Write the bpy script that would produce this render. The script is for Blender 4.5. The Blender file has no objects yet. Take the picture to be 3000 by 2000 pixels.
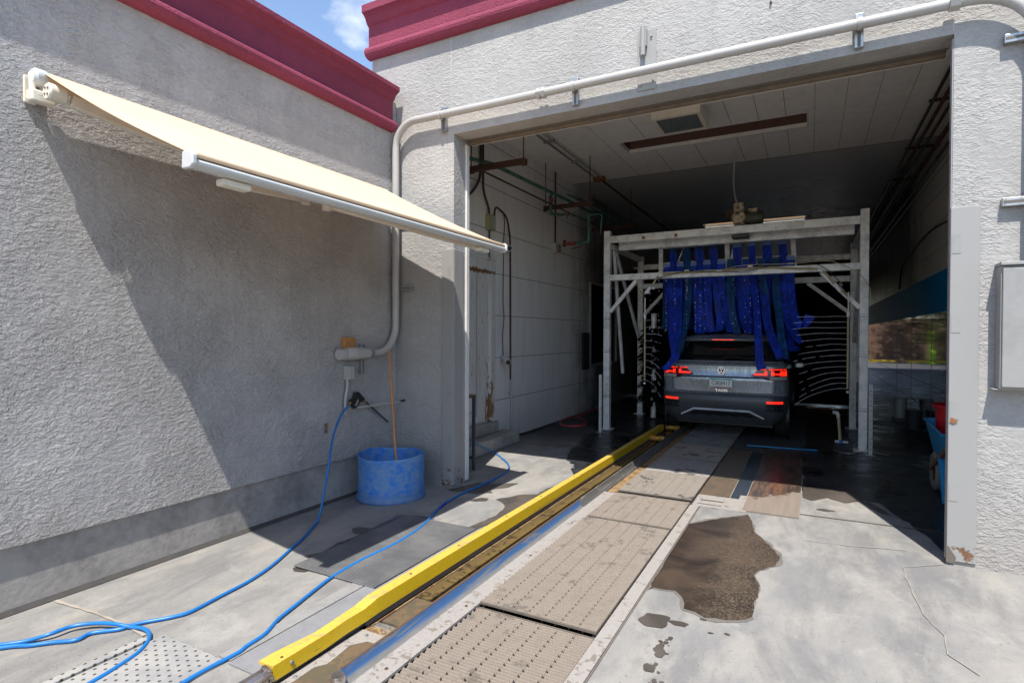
import bpy, bmesh, math, random
from math import sin, cos, pi, radians, sqrt, atan2
from mathutils import Vector, Matrix
random.seed(7)
SC = bpy.context.scene
COL = SC.collection
# ---------------------------------------------------------------- camera
cam = bpy.data.cameras.new('camera'); camo = bpy.data.objects.new('camera', cam); COL.objects.link(camo)
cam.sensor_width = 36; cam.lens = 19.63; cam.clip_start = .02; cam.clip_end = 2000
right = Vector((0.88181, 0.4716, 0.00305)); down = Vector((0.00865, -0.0097, -0.99992)); fwd = Vector((-0.47153, 0.88176, -0.01263))
m = Matrix.Identity(4)
for i in range(3):
    m[i][0] = right[i]; m[i][1] = -down[i]; m[i][2] = -fwd[i]
m.translation = (0, 0, 1.6)
camo.matrix_world = m
SC.camera = camo
# ---------------------------------------------------------------- sun and sky
SUN = Vector((.148, -.485, 1)).normalized()
sl = bpy.data.lights.new('sun', 'SUN'); sl.energy = 3.4; sl.angle = radians(.53); sl.color = (1, .955, .89)
so = bpy.data.objects.new('sun', sl); COL.objects.link(so)
so.rotation_euler = SUN.to_track_quat('Z', 'Y').to_euler()
W = bpy.data.worlds.new('World'); SC.world = W; W.use_nodes = True
wt = W.node_tree; wt.nodes.clear()
sky = wt.nodes.new('ShaderNodeTexSky'); sky.sky_type = 'NISHITA'; sky.sun_disc = False
sky.sun_elevation = math.asin(SUN.z); sky.sun_rotation = math.atan2(SUN.x, SUN.y)
sky.air_density = 1.0; sky.dust_density = .5; sky.ozone_density = 1.2
bg = wt.nodes.new('ShaderNodeBackground'); bg.inputs[1].default_value = .122
wo = wt.nodes.new('ShaderNodeOutputWorld')
# small fair-weather clouds as part of the sky
tc = wt.nodes.new('ShaderNodeTexCoord')
nz = wt.nodes.new('ShaderNodeTexNoise'); nz.inputs['Scale'].default_value = 5.5; nz.inputs['Detail'].default_value = 9; nz.inputs['Roughness'].default_value = .58
mpn = wt.nodes.new('ShaderNodeMapping'); mpn.inputs['Location'].default_value = (0, 0, 0); mpn.inputs['Scale'].default_value = (1, 1, 1.7)
wt.links.new(tc.outputs['Generated'], mpn.inputs[0]); wt.links.new(mpn.outputs[0], nz.inputs['Vector'])
sb = wt.nodes.new('ShaderNodeVectorMath'); sb.operation = 'DISTANCE'; sb.inputs[1].default_value = Vector((-1190, 1225, 1030)).normalized()
wt.links.new(tc.outputs['Generated'], sb.inputs[0])
mr = wt.nodes.new('ShaderNodeMapRange'); mr.inputs[1].default_value = .0; mr.inputs[2].default_value = .13; mr.inputs[3].default_value = .17; mr.inputs[4].default_value = -.10
wt.links.new(sb.outputs['Value'], mr.inputs[0])
ad = wt.nodes.new('ShaderNodeMath'); ad.operation = 'ADD'; wt.links.new(nz.outputs['Fac'], ad.inputs[0]); wt.links.new(mr.outputs[0], ad.inputs[1])
cr = wt.nodes.new('ShaderNodeValToRGB'); cr.color_ramp.elements[0].position = .555; cr.color_ramp.elements[0].color = (0, 0, 0, 1); cr.color_ramp.elements[1].position = .74
wt.links.new(ad.outputs[0], cr.inputs[0])
mxw = wt.nodes.new('ShaderNodeMixRGB'); mxw.inputs[2].default_value = (3.9, 4.2, 4.8, 1)
wt.links.new(cr.outputs[0], mxw.inputs[0]); wt.links.new(sky.outputs[0], mxw.inputs[1]); wt.links.new(mxw.outputs[0], bg.inputs[0]); wt.links.new(bg.outputs[0], wo.inputs[0])
SC.view_settings.view_transform = 'Standard'; SC.view_settings.look = 'None'; SC.view_settings.gamma = 1
SC.view_settings.exposure = 1.13
SC.render.engine = 'CYCLES'
SC.cycles.max_bounces = 8; SC.cycles.diffuse_bounces = 7; SC.cycles.glossy_bounces = 4; SC.cycles.transmission_bounces = 6; SC.cycles.transparent_max_bounces = 8
SC.cycles.caustics_reflective = False; SC.cycles.caustics_refractive = False
SC.cycles.sample_clamp_indirect = 6

# ---------------------------------------------------------------- material helpers
class G:
    def __init__(s, name):
        s.m = bpy.data.materials.new(name); s.m.use_nodes = True; s.t = s.m.node_tree; s.t.nodes.clear()
        s.out = s.t.nodes.new('ShaderNodeOutputMaterial'); s.bsdf = s.t.nodes.new('ShaderNodeBsdfPrincipled')
        s.t.links.new(s.bsdf.outputs[0], s.out.inputs[0])
        s.tc = s.t.nodes.new('ShaderNodeTexCoord'); s.obj = s.tc.outputs['Object']
        s.geo = s.t.nodes.new('ShaderNodeNewGeometry'); s.pos = s.geo.outputs['Position']
    def set(s, node, key, v):
        if v is None: return
        if isinstance(v, bpy.types.NodeSocket): s.t.links.new(v, node.inputs[key])
        else:
            if isinstance(v, (tuple, list)) and len(v) == 3 and node.inputs[key].type == 'RGBA': v = (*v, 1)
            node.inputs[key].default_value = v
    def n(s, typ, props={}, **kw):
        nd = s.t.nodes.new('ShaderNode' + typ)
        for k, v in props.items(): setattr(nd, k, v)
        for k, v in kw.items():
            k = k.replace('_', ' ') if k.replace('_', ' ') in nd.inputs else k
            if k.startswith('i') and k[1:].isdigit(): k = int(k[1:])
            s.set(nd, k, v)
        return nd
    def noise(s, scale, detail=4, rough=.5, dist=0, vec=None, off=0):
        v = vec if vec is not None else s.pos
        if off: v = s.n('VectorMath', {'operation': 'ADD'}, i0=v, i1=(off, off * 1.7, off * .6)).outputs[0]
        return s.n('TexNoise', {}, Vector=v, Scale=scale, Detail=detail, Roughness=rough, Distortion=dist).outputs['Fac']
    def scl(s, v, sc): return s.n('VectorMath', {'operation': 'MULTIPLY'}, i0=v, i1=sc).outputs[0]
    def ramp(s, fac, a, b, ca=0., cb=1.):
        return s.n('MapRange', {'clamp': True, 'interpolation_type': 'SMOOTHSTEP'}, i0=fac, i1=a, i2=b, i3=ca, i4=cb).outputs[0]
    def mix(s, fac, a, b, mode='MIX'): return s.n('MixRGB', {'blend_type': mode}, i0=fac, i1=a, i2=b).outputs[0]
    def math(s, op, a, b=0., c=None):
        kw = dict(i0=a, i1=b)
        if c is not None: kw['i2'] = c
        return s.n('Math', {'operation': op}, **kw).outputs[0]
    def xyz(s, v=None):
        q = s.n('SeparateXYZ', {}, i0=v if v is not None else s.pos); return q.outputs[0], q.outputs[1], q.outputs[2]
    def bump(s, h, dist=.01, strength=1., nrm=None):
        kw = dict(Height=h, Distance=dist, Strength=strength)
        if nrm is not None: kw['Normal'] = nrm
        return s.n('Bump', {}, **kw).outputs[0]
    def fin(s, col=None, rough=.6, metal=0., nrm=None, spec=None, **kw):
        b = s.bsdf
        s.set(b, 'Base Color', col); s.set(b, 'Roughness', rough); s.set(b, 'Metallic', metal)
        if nrm is not None: s.set(b, 'Normal', nrm)
        if spec is not None: s.set(b, 'Specular IOR Level', spec)
        for k, v in kw.items(): s.set(b, k.replace('_', ' '), v)
        return s.m
def simple(name, col, rough=.5, metal=0., dirt=.25, dscale=6, bumpd=0., dcol=None, **kw):
    """painted / plastic surface with uneven tone, soiling and roughness"""
    g = G(name)
    a = g.noise(dscale, 5, .6); b = g.noise(dscale * 7, 4, .6, off=3)
    dc = dcol or tuple(c * .45 + .02 for c in col)
    f = g.math('MULTIPLY', g.ramp(g.math('ADD', g.math('MULTIPLY', a, .7), g.math('MULTIPLY', b, .3)), .42, .68), dirt * 1.6)
    c = g.mix(f, col, dc)
    r = g.math('ADD', rough, g.math('MULTIPLY', g.math('SUBTRACT', b, .5), .25))
    n = g.bump(b, bumpd) if bumpd else None
    return g.fin(c, r, metal, n, **kw)

def mat_stucco(name, col, rel=1., seed=0., scale=1.):
    g = G(name)
    p = g.pos
    if seed: p = g.n('VectorMath', {'operation': 'ADD'}, i0=p, i1=(seed, seed, seed)).outputs[0]
    big = g.noise(1.1, 5, .6, vec=p)
    pw = g.n('VectorMath', {'operation': 'ADD'}, i0=p, i1=g.scl(g.n('TexNoise', {}, Vector=p, Scale=7 * scale, Detail=3).outputs['Color'], (.055, .055, .055))).outputs[0]
    st = g.scl(pw, (.8, .8, 1.45))
    n1 = g.noise(27 * scale, 3, .5, .35, st)
    n2 = g.noise(62 * scale, 3, .5, .3, st, off=5)
    l1 = g.ramp(n1, .44, .55); l2 = g.ramp(n2, .44, .58); l3 = g.ramp(n1, .60, .68)
    fine = g.noise(115, 4, .65, vec=p)
    h = g.math('ADD', g.math('MULTIPLY', l1, .55), g.math('ADD', g.math('MULTIPLY', l2, .4), g.math('ADD', g.math('MULTIPLY', l3, .4), g.math('MULTIPLY', fine, .42))))
    h = g.math('MULTIPLY', h, g.ramp(g.noise(1.7, 5, .65, vec=p, off=7), .36, .6, .35, 1.15)); nrm = g.bump(h, .0068 * rel, 1.)
    tone = g.ramp(big, .3, .7, .88, 1.06)
    x, y, z = g.xyz()
    streak = g.ramp(g.noise(3, 4, .6, vec=g.scl(g.pos, (4, 4, .35))), .48, .78, 1., .91)
    c = g.mix(1., col, g.n('CombineXYZ', {}, i0=g.math('MULTIPLY', tone, streak), i1=g.math('MULTIPLY', tone, streak), i2=g.math('MULTIPLY', tone, streak)).outputs[0], 'MULTIPLY')
    c = g.mix(g.math('MULTIPLY', g.ramp(h, .5, .1), .22), c, tuple(k * .55 for k in col))  # crevice shade put into the colour: low relief is tinted darker
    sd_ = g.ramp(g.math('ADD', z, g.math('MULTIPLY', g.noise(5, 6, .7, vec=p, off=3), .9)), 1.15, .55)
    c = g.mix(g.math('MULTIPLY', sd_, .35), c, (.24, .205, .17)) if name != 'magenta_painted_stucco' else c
    c = g.mix(g.math('MULTIPLY', g.ramp(g.noise(2.2, 7, .7, vec=p, off=9), .56, .72), .16), c, tuple(k * .5 for k in col))
    return g.fin(c, .82, 0, nrm, .25)

def mat_concrete():
    g = G('sun_bleached_concrete')
    st = g.scl(g.pos, (2.2, .8, 1))
    a = g.noise(1.5, 9, .68, .25, g.scl(g.pos, (1.6, .9, 1))); b = g.noise(1.1, 9, .7, .3, st, off=11); f = g.noise(160, 3, .6); sp = g.noise(38, 4, .7)
    c = g.mix(g.ramp(a, .35, .65), (.20, .197, .19), (.285, .268, .24))
    c = g.mix(g.math('MULTIPLY', g.ramp(b, .46, .64), .62), c, (.125, .125, .127))
    c = g.mix(g.math('MULTIPLY', g.ramp(g.noise(2.6, 8, .7, .4, off=4), .54, .7), .4), c, (.37, .355, .33))
    c = g.mix(g.math('MULTIPLY', g.ramp(sp, .55, .72), .3), c, (.2, .18, .16))
    c = g.mix(g.math('MULTIPLY', g.ramp(f, .5, .7), .25), c, (.40, .38, .34))
    x, y, z = g.xyz()
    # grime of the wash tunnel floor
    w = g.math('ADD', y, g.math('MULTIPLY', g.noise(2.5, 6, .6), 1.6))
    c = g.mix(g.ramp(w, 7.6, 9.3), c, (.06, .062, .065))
    # worn tyre scrub on the apron
    tx = g.math('ABSOLUTE', g.math('SUBTRACT', x, .02))
    tr = g.math('MULTIPLY', g.ramp(tx, .14, .05), g.ramp(g.noise(3.5, 5, .6, vec=g.scl(g.pos, (6, .6, 1))), .42, .62))
    c = g.mix(g.math('MULTIPLY', tr, .35), c, (.19, .185, .18))
    c = g.mix(g.math('MULTIPLY', g.ramp(g.noise(70, 5, .8, off=8), .57, .68), .65), c, (.10, .09, .08)); pit = g.ramp(g.noise(24, 6, .75, off=14), .39, .31)
    c = g.mix(g.math('MULTIPLY', pit, .5), c, (.15, .14, .125))
    h = g.math('SUBTRACT', g.math('ADD', g.math('MULTIPLY', f, .4), g.math('MULTIPLY', sp, .6)), g.math('MULTIPLY', pit, .6))
    return g.fin(c, .85, 0, g.bump(h, .0022, .8), .25)
def mat_wet(name, c1, c2, r0=.1, r1=.45, agg=0):
    g = G(name)
    a = g.noise(2.2, 6, .6, .6); f = g.noise(90, 3, .7)
    c = g.mix(g.ramp(a, .35, .68), c1, c2)
    h = f
    if agg:
        v = g.n('TexVoronoi', {}, Vector=g.pos, Scale=150.); vc = g.xyz(v.outputs['Color'])
        x, y, z = g.xyz()
        m = g.math('MULTIPLY', g.ramp(g.math('ADD', x, g.math('MULTIPLY', a, .35)), -.52, -.28), agg)
        spk = g.ramp(vc[0], .55, .95)
        c = g.mix(g.math('MULTIPLY', g.math('MULTIPLY', spk, .85), m), c, (.12, .085, .055))
        c = g.mix(g.math('MULTIPLY', g.ramp(vc[1], .8, .98), g.math('MULTIPLY', m, .7)), c, (.17, .14, .11))
        h = g.math('ADD', h, g.math('MULTIPLY', v.outputs['Distance'], -.8))
        return g.fin(c, g.math('ADD', r0, g.math('MULTIPLY', m, .35)), 0, g.bump(h, .0014, .6), .5)
    return g.fin(c, g.ramp(a, .3, .7, r0, r1), 0, g.bump(h, .001, .35), .5)
def mat_panel(name, col, darkening):
    g = G(name)
    x, y, z = g.xyz()
    st = g.noise(2.6, 6, .6, vec=g.scl(g.pos, (2.5, 2.5, .35))); a = g.noise(1.1, 5, .6, off=2)
    c = g.mix(g.math('MULTIPLY', g.ramp(st, .45, .72), .2), col, (.40, .36, .32))
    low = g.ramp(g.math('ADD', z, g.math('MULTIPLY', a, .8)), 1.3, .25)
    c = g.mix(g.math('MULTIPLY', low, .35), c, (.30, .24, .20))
    gr = g.ramp(g.math('ADD', y, g.math('MULTIPLY', g.noise(1.4, 6, .65), 3.)), darkening + 1.2, darkening + 3.2)  # panel colour runs to near black deeper into the tunnel
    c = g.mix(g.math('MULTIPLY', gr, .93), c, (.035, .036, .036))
    return g.fin(c, g.ramp(st, .4, .7, .35, .55), 0, g.bump(g.noise(60, 2), .0006, .5))
def mat_metal(name, col=(.42, .42, .42), rough=.45, rust=0., metal=.6):
    g = G(name)
    a = g.noise(9, 6, .6, .4); b = g.noise(45, 4, .6, off=4); s = g.noise(7, 4, .6, vec=g.scl(g.pos, (8, 8, .7)))
    c = g.mix(g.ramp(s, .4, .7), col, tuple(k * .62 for k in col))
    if rust:
        rf = g.math('MULTIPLY', g.ramp(g.math('ADD', g.math('MULTIPLY', a, .75), g.math('MULTIPLY', b, .25)), .62 - .25 * rust, .70 - .18 * rust), 1.)
        rc = g.mix(b, (.03, .014, .010), (.12, .052, .026)); c = g.mix(rf, c, rc)
        metal = g.ramp(rf, 0, 1, metal, 0); r = g.ramp(rf, 0, 1, rough, .85)
    else: r = g.ramp(a, .3, .7, rough - .1, rough + .15)
    return g.fin(c, r, metal, g.bump(b, .0006, .6))

M = {}
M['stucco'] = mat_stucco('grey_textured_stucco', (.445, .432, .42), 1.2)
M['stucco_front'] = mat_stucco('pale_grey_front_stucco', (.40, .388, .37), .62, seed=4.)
M['magenta'] = mat_stucco('magenta_painted_stucco', (.25, .048, .085), .5, seed=9., scale=1.3)
M['concrete'] = mat_concrete()
M['base'] = simple('foundation_concrete', (.37, .345, .315), .85, dirt=.5, dscale=2.2, bumpd=.004, spec=.2)
M['puddle'] = mat_wet('rippled_wet_concrete', (.028, .022, .017), (.075, .054, .038), .07, .35, agg=1.)
M['wet'] = mat_wet('wet_dark_concrete', (.065, .055, .047), (.095, .08, .067), .25, .6)
M['wetdark'] = mat_wet('black_wet_tunnel_floor', (.014, .015, .017), (.032, .034, .037), .22, .5)
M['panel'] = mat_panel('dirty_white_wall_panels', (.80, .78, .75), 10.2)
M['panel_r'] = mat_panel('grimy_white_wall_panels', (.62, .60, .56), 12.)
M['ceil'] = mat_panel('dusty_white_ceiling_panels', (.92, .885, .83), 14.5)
M['ceil2'] = mat_panel('dark_ceiling_panels', (.50, .49, .475), 14.5)
M['seam'] = simple('dark_panel_joint', (.14, .12, .10), .8)
M['rustseam'] = simple('rusty_orange_joint', (.34, .19, .09), .8)
M['guard'] = simple('chalky_white_painted_steel', (.30, .295, .28), .5, dirt=.2, dscale=3, bumpd=.0008)
g = G('rust_bitten_white_paint'); x, y, z = g.xyz(); a = g.noise(14, 6, .65); b = g.noise(50, 4)
f_ = g.ramp(g.math('ADD', a, g.ramp(z, .4, .02, -.2, .07)), .58, .62)
c = g.mix(f_, (.30, .293, .28), g.mix(b, (.07, .04, .025), (.26, .13, .06)))
M['guardfoot'] = g.fin(c, .6, 0, g.bump(g.math('MULTIPLY', f_, -1.), .002, .7))
M['guardrust'] = simple('rusty_scab', (.20, .08, .03), .9, dirt=.6, dscale=30, bumpd=.003)
M['conduit'] = simple('grey_painted_conduit', (.42, .405, .38), .42, dirt=.12, dscale=4)
M['galv'] = mat_metal('galvanised_steel', (.46, .46, .45), .38, 0, .75)
M['gantry'] = simple('weathered_aluminium_frame', (.84, .82, .79), .42, .1, dirt=.3, dscale=7, bumpd=.0006, dcol=(.16, .15, .14))
M['rustbar'] = mat_metal('rusty_channel_steel', (.10, .06, .045), .7, 1.2, .2)
M['rusthook'] = simple('bright_rust', (.27, .11, .035), .85, dirt=.4, dscale=25, bumpd=.001)
M['greenpipe'] = simple('verdigris_green_pipe', (.06, .17, .13), .6, dirt=.7, dscale=9, dcol=(.05, .05, .035), bumpd=.001)
M['redvalve'] = simple('faded_red_hose', (.30, .055, .035), .55, dirt=.4, dscale=14)
M['brownpipe'] = mat_metal('brown_rusted_conduit', (.09, .05, .035), .6, 1., .2)
M['pvc'] = simple('white_plastic_fitting', (.60, .60, .58), .35, dirt=.12, dscale=12)
M['pvc_old'] = simple('yellowed_pvc_pipe', (.48, .40, .22), .45, dirt=.3, dscale=16)
M['cable'] = simple('black_cable', (.02, .02, .022), .45)
M['bluehose'] = simple('glossy_blue_hose', (.010, .155, .46), .36, dirt=.22, dscale=10, spec=.5)
M['paleblue'] = simple('pale_teal_hose', (.08, .25, .33), .35, dirt=.2, dscale=10)
M['redhose'] = simple('red_rubber_hose', (.42, .05, .05), .45, dirt=.25, dscale=9)
M['wood'] = simple('orange_pine_wood', (.46, .21, .065), .6, dirt=.45, dscale=22, bumpd=.001)
M['handle'] = simple('varnished_broom_handle', (.52, .23, .075), .42, dirt=.3, dscale=14)
M['joist'] = simple('aged_red_timber', (.17, .085, .06), .8, dirt=.5, dscale=18, bumpd=.002)
M['joist2'] = simple('sunlit_shaft_timber', (.36, .23, .12), .75, dirt=.4, dscale=20, bumpd=.002)  # lighter shaft timber, sunlight put into its colour
M['white'] = simple('white_edge_paint', (.72, .70, .66), .5, dirt=.1)
M['cream'] = simple('cream_awning_metal', (.76, .70, .58), .38, dirt=.12, dscale=9)
M['barwhite'] = simple('white_awning_profile', (.58, .595, .58), .3, dirt=.1, dscale=5)
M['black'] = simple('matt_black_plastic', (.012, .012, .014), .42)
M['brass'] = simple('brass_fitting', (.55, .36, .10), .3, metal=.8)
M['rubber'] = simple('tyre_rubber', (.018, .018, .018), .7, dirt=.3)
M['glassdark'] = simple('dark_window_glass', (.006, .008, .009), .06, dirt=.1, spec=.6)
M['lampglass'] = simple('frosted_green_lens', (.13, .17, .16), .25, dirt=.2)
M['motor'] = simple('greasy_cream_motor', (.52, .42, .27), .6, dirt=.9, dscale=14, dcol=(.03, .025, .02))
M['olive'] = simple('olive_gearbox', (.05, .055, .03), .5, dirt=.4)
M['cloth'] = simple('royal_blue_wash_cloth', (.006, .034, .40), .75, dirt=.55, dscale=5, dcol=(.004, .015, .16), bumpd=.003)
M['teal'] = simple('teal_wash_cloth', (.005, .075, .16), .75, dirt=.5, dscale=5, dcol=(.004, .05, .09), bumpd=.003)
M['tab'] = simple('pale_blue_stitched_tab', (.16, .25, .55), .7)
M['brush'] = simple('black_foam_brush', (.0035, .0035, .004), .85, spec=.08)
M['bucketblue'] = None
M['carpaint'] = None
g = G('scuffed_blue_plastic'); a = g.noise(9, 8, .72, .3); b = g.noise(26, 6, .7, vec=g.scl(g.pos, (.5, .5, 2.2)))
c = g.mix(g.ramp(a, .38, .58), (.02, .19, .60), (.13, .27, .50)); c = g.mix(g.math('MULTIPLY', g.ramp(b, .5, .66), .6), c, (.28, .34, .42))
x, y, z = g.xyz(); c = g.mix(g.math('MULTIPLY', g.ramp(z, .12, .0), .5), c, (.12, .15, .2))
M['bucketblue'] = g.fin(c, .5, 0, g.bump(b, .001, .5))
g = G('wet_metallic_grey_paint'); a = g.noise(4, 5, .6); d = g.noise(60, 3, .6); s = g.noise(9, 4, .6, vec=g.scl(g.pos, (6, 6, .35)))
c = g.mix(g.ramp(s, .45, .7), (.33, .37, .41), (.24, .265, .29))
M['carpaint'] = g.fin(c, g.ramp(s, .4, .7, .22, .42), .45, g.bump(s, .0012, .4), Coat_Weight=.6, Coat_Roughness=.08)
M['cladding'] = simple('grey_bumper_plastic', (.065, .072, .08), .35, dirt=.3, dscale=8)
M['skid'] = simple('silver_skid_plate', (.85, .88, .92), .35, metal=.2, dirt=.3, dscale=8)
M['chrome'] = simple('chrome_letters', (.75, .76, .78), .15, metal=1., dirt=.05)
M['lensdark'] = simple('dark_red_lens', (.10, .004, .005), .12, dirt=.1)
M['lensclear'] = simple('clear_lens', (.45, .43, .43), .2, dirt=.2)
def emit(name, col, st, base=(.3, .02, .01)):
    g = G(name); n = g.noise(40, 2)
    return g.fin(base, .3, 0, Emission_Color=col, Emission_Strength=g.ramp(n, .2, .8, st * .8, st * 1.15))
M['redlight'] = emit('lit_red_lamp', (1, .022, .008), .62)
M['plate'] = simple('licence_plate_white', (.82, .85, .80), .4, dirt=.12)
M['plateteal'] = simple('plate_teal_band', (.10, .42, .42), .4, dirt=.1)
M['plateyellow'] = simple('plate_yellow_band', (.62, .56, .30), .4, dirt=.1)
M['platepurple'] = simple('plate_purple_hills', (.22, .05, .26), .4, dirt=.1)
M['ink'] = simple('plate_dark_ink', (.03, .045, .06), .4)
def mat_worn(name, col, under, thr, rough=.4, dscale=6, st=(1, 1, 1)):
    g = G(name); a = g.noise(dscale, 7, .68, .8, g.scl(g.pos, st)); b = g.noise(dscale * 5, 5, .65, off=3)
    w = g.math('ADD', g.math('MULTIPLY', a, .65), g.math('MULTIPLY', b, .35))
    c = g.mix(g.math('MULTIPLY', g.ramp(b, .4, .7), .25), col, tuple(k * .6 for k in col))
    c = g.mix(g.ramp(w, thr, thr + .035), c, under)
    c = g.mix(g.math('MULTIPLY', g.ramp(g.noise(90, 3), .6, .7), .35), c, (.10, .07, .04))
    return g.fin(c, rough, 0, g.bump(g.ramp(w, thr + .04, thr), .0012, .6))
M['yellow'] = mat_worn('worn_yellow_paint', (.72, .48, .010), (.40, .24, .07), .635)
M['yellowtop'] = mat_worn('faded_yellow_paint', (.62, .42, .07), (.46, .32, .14), .55)
M['bluerail'] = mat_worn('worn_blue_paint_on_steel', (.04, .13, .32), (.20, .205, .22), .50, .3, 5, (1, .25, 3))
M['steel'] = mat_worn('scraped_grey_steel', (.24, .24, .24), (.42, .41, .39), .52, .4, 9)
M['rustrail'] = mat_worn('rust_streaked_rail', (.30, .20, .10), (.16, .09, .045), .5, .5, 8)
M['flange'] = mat_worn('dusty_tan_flange', (.31, .285, .26), (.20, .17, .14), .55, .6, 9)
M['track'] = mat_worn('wet_ochre_track', (.13, .09, .04), (.055, .04, .022), .53, .18, 6)
M['wetplate'] = mat_worn('wet_brown_steel_plate', (.14, .10, .065), (.10, .085, .06), .5, .3, 4)
M['grate'] = mat_worn('dusty_tan_grating', (.225, .188, .15), (.145, .122, .098), .55, .85, 3)
M['gratewet'] = mat_worn('damp_grey_grating', (.15, .14, .13), (.08, .075, .07), .5, .5, 5)
M['gratemid'] = mat_worn('half_dry_grating', (.215, .185, .15), (.05, .044, .038), .55, .6, 2.2)
M['solidplate'] = mat_worn('half_wet_cover_plate', (.30, .285, .27), (.07, .065, .062), .56, .6, 3.)
M['dark'] = simple('black_pit', (.012, .011, .010), .5)
M['rollerorange'] = simple('amber_conveyor_roller', (.50, .22, .035), .35, dirt=.35, dscale=14)
M['rustplate'] = mat_worn('rust_stained_steel_sheet', (.12, .085, .062), (.22, .12, .06), .50, .35, 5, (2.2, .35, 1))
M['chromepipe'] = simple('scuffed_stainless_pipe', (.55, .52, .50), .22, metal=.9, dirt=.5, dscale=16, dcol=(.25, .17, .12))
g = G('ribbed_black_rubber_mat'); x, y, z = g.xyz(); a = g.noise(3, 6, .6)
h = g.math('SINE', g.math('MULTIPLY', y, 420.)); c = g.mix(g.ramp(a, .35, .7), (.095, .098, .102), (.17, .165, .16)); c = g.mix(g.math('MULTIPLY', g.ramp(h, -.2, -1.), .5), c, (.04, .04, .04))
M['mat'] = g.fin(c, .6, 0, g.bump(h, .002, .8))
g = G('perforated_grey_mat'); x, y, z = g.xyz()
ux = g.math('FRACT', g.math('MULTIPLY', x, 22.)); row = g.math('FLOOR', g.math('MULTIPLY', x, 22.)); uy = g.math('FRACT', g.math('ADD', g.math('MULTIPLY', y, 22.), g.math('MULTIPLY', row, .5)))
dx = g.math('SUBTRACT', ux, .5); dy = g.math('SUBTRACT', uy, .5); d2 = g.math('SQRT', g.math('ADD', g.math('MULTIPLY', dx, dx), g.math('MULTIPLY', dy, dy)))
hole = g.ramp(d2, .2, .13); a = g.noise(5, 6, .6); rib = g.math('SINE', g.math('MULTIPLY', y, 900.))
c = g.mix(g.ramp(a, .35, .65), (.24, .24, .24), (.33, .32, .30)); c = g.mix(hole, c, (.06, .045, .035))
M['perf'] = g.fin(c, .7, 0, g.bump(g.math('SUBTRACT', g.math('MULTIPLY', rib, .2), hole), .002, .8))
g = G('beige_awning_canvas'); x, y, z = g.xyz(); wv = g.math('SINE', g.math('MULTIPLY', y, 9.)); a = g.noise(2.5, 5, .6); f = g.noise(400, 2)
c = g.mix(g.ramp(a, .35, .7), (.81, .635, .45), (.77, .595, .41))
mt = g.fin(c, .85, 0, g.bump(g.math('ADD', f, g.math('MULTIPLY', wv, .3)), .001, .4), .1)
tr = g.n('BsdfTranslucent', {}, Color=(.62, .42, .22)); ms = g.n('MixShader', {}, i0=.22); g.t.links.new(g.bsdf.outputs[0], ms.inputs[1]); g.t.links.new(tr.outputs[0], ms.inputs[2]); g.t.links.new(ms.outputs[0], g.out.inputs[0])
M['canvas'] = mt
g = G('glossy_wet_lower_wall'); a = g.noise(1.6, 5, .6, vec=g.scl(g.pos, (1, 1, .5)))
M['glosswall'] = g.fin(g.mix(g.ramp(a, .4, .7), (.022, .022, .022), (.05, .046, .04)), g.ramp(a, .4, .8, .025, .09), 0, g.bump(g.noise(9, 3, .5, vec=g.scl(g.pos, (1, 1, .25))), .0012, .2), .5)
g = G('teal_blue_wall_band'); a = g.noise(2, 4)
M['band'] = g.fin(g.mix(a, (.0, .27, .62), (.0, .21, .50)), .6, 0, None, .15)
g = G('water'); M['water'] = g.fin((.92, .95, 1.), .15, 0, None, .8)
M['leaf'] = simple('tree_leaves', (.075, .085, .025), .6, dirt=.5, dscale=1.5)
M['bark'] = simple('tree_bark', (.12, .075, .05), .9, dirt=.5, dscale=12)
M['soil'] = simple('dry_desert_soil', (.22, .13, .08), .9, dirt=.5, dscale=2)
M['asphalt'] = simple('grey_asphalt', (.08, .08, .08), .9, dirt=.3)
M['green'] = simple('faint_green_mark', (.02, .35, .25), .6)
M['redplastic'] = simple('red_plastic_tub', (.48, .012, .02), .35, dirt=.12)
M['bluetray'] = simple('blue_wheelbarrow_paint', (.015, .26, .52), .4, dirt=.3, dscale=7)
M['navy'] = simple('blue_box_plastic', (.01, .05, .40), .4)
M['tablesteel'] = simple('dark_blue_grey_steel', (.05, .065, .075), .5, dirt=.4, dscale=12)
M['greytile'] = simple('white_bucket_plastic', (.45, .48, .48), .4, dirt=.3)
M['fence'] = simple('rusty_red_fence', (.20, .075, .05), .7)
M['kerbyellow'] = simple('yellow_kerb_paint', (.72, .48, .04), .7)
M['hiviz'] = simple('lime_green_post', (.45, .75, .04), .6)

g = G('blue_guide_worn_to_steel'); x, y, z = g.xyz(); a = g.noise(6, 6, .65, .6, g.scl(g.pos, (1, .22, 3))); b = g.noise(50, 4, .6, vec=g.scl(g.pos, (1, .3, 1)))
lo = g.ramp(g.math('ADD', z, g.math('MULTIPLY', g.math('SUBTRACT', a, .5), .07)), .036, .016)
c = g.mix(g.ramp(a, .52, .60), (.045, .13, .30), (.17, .19, .22)); c = g.mix(lo, c, g.mix(b, (.15, .145, .14), (.27, .26, .24))); c = g.mix(g.ramp(g.math('ADD', z, g.math('MULTIPLY', b, .012)), .082, .086), c, (.13, .08, .05))
M['bluerail'] = g.fin(c, .48, .08, g.bump(b, .0006, .5))

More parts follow.
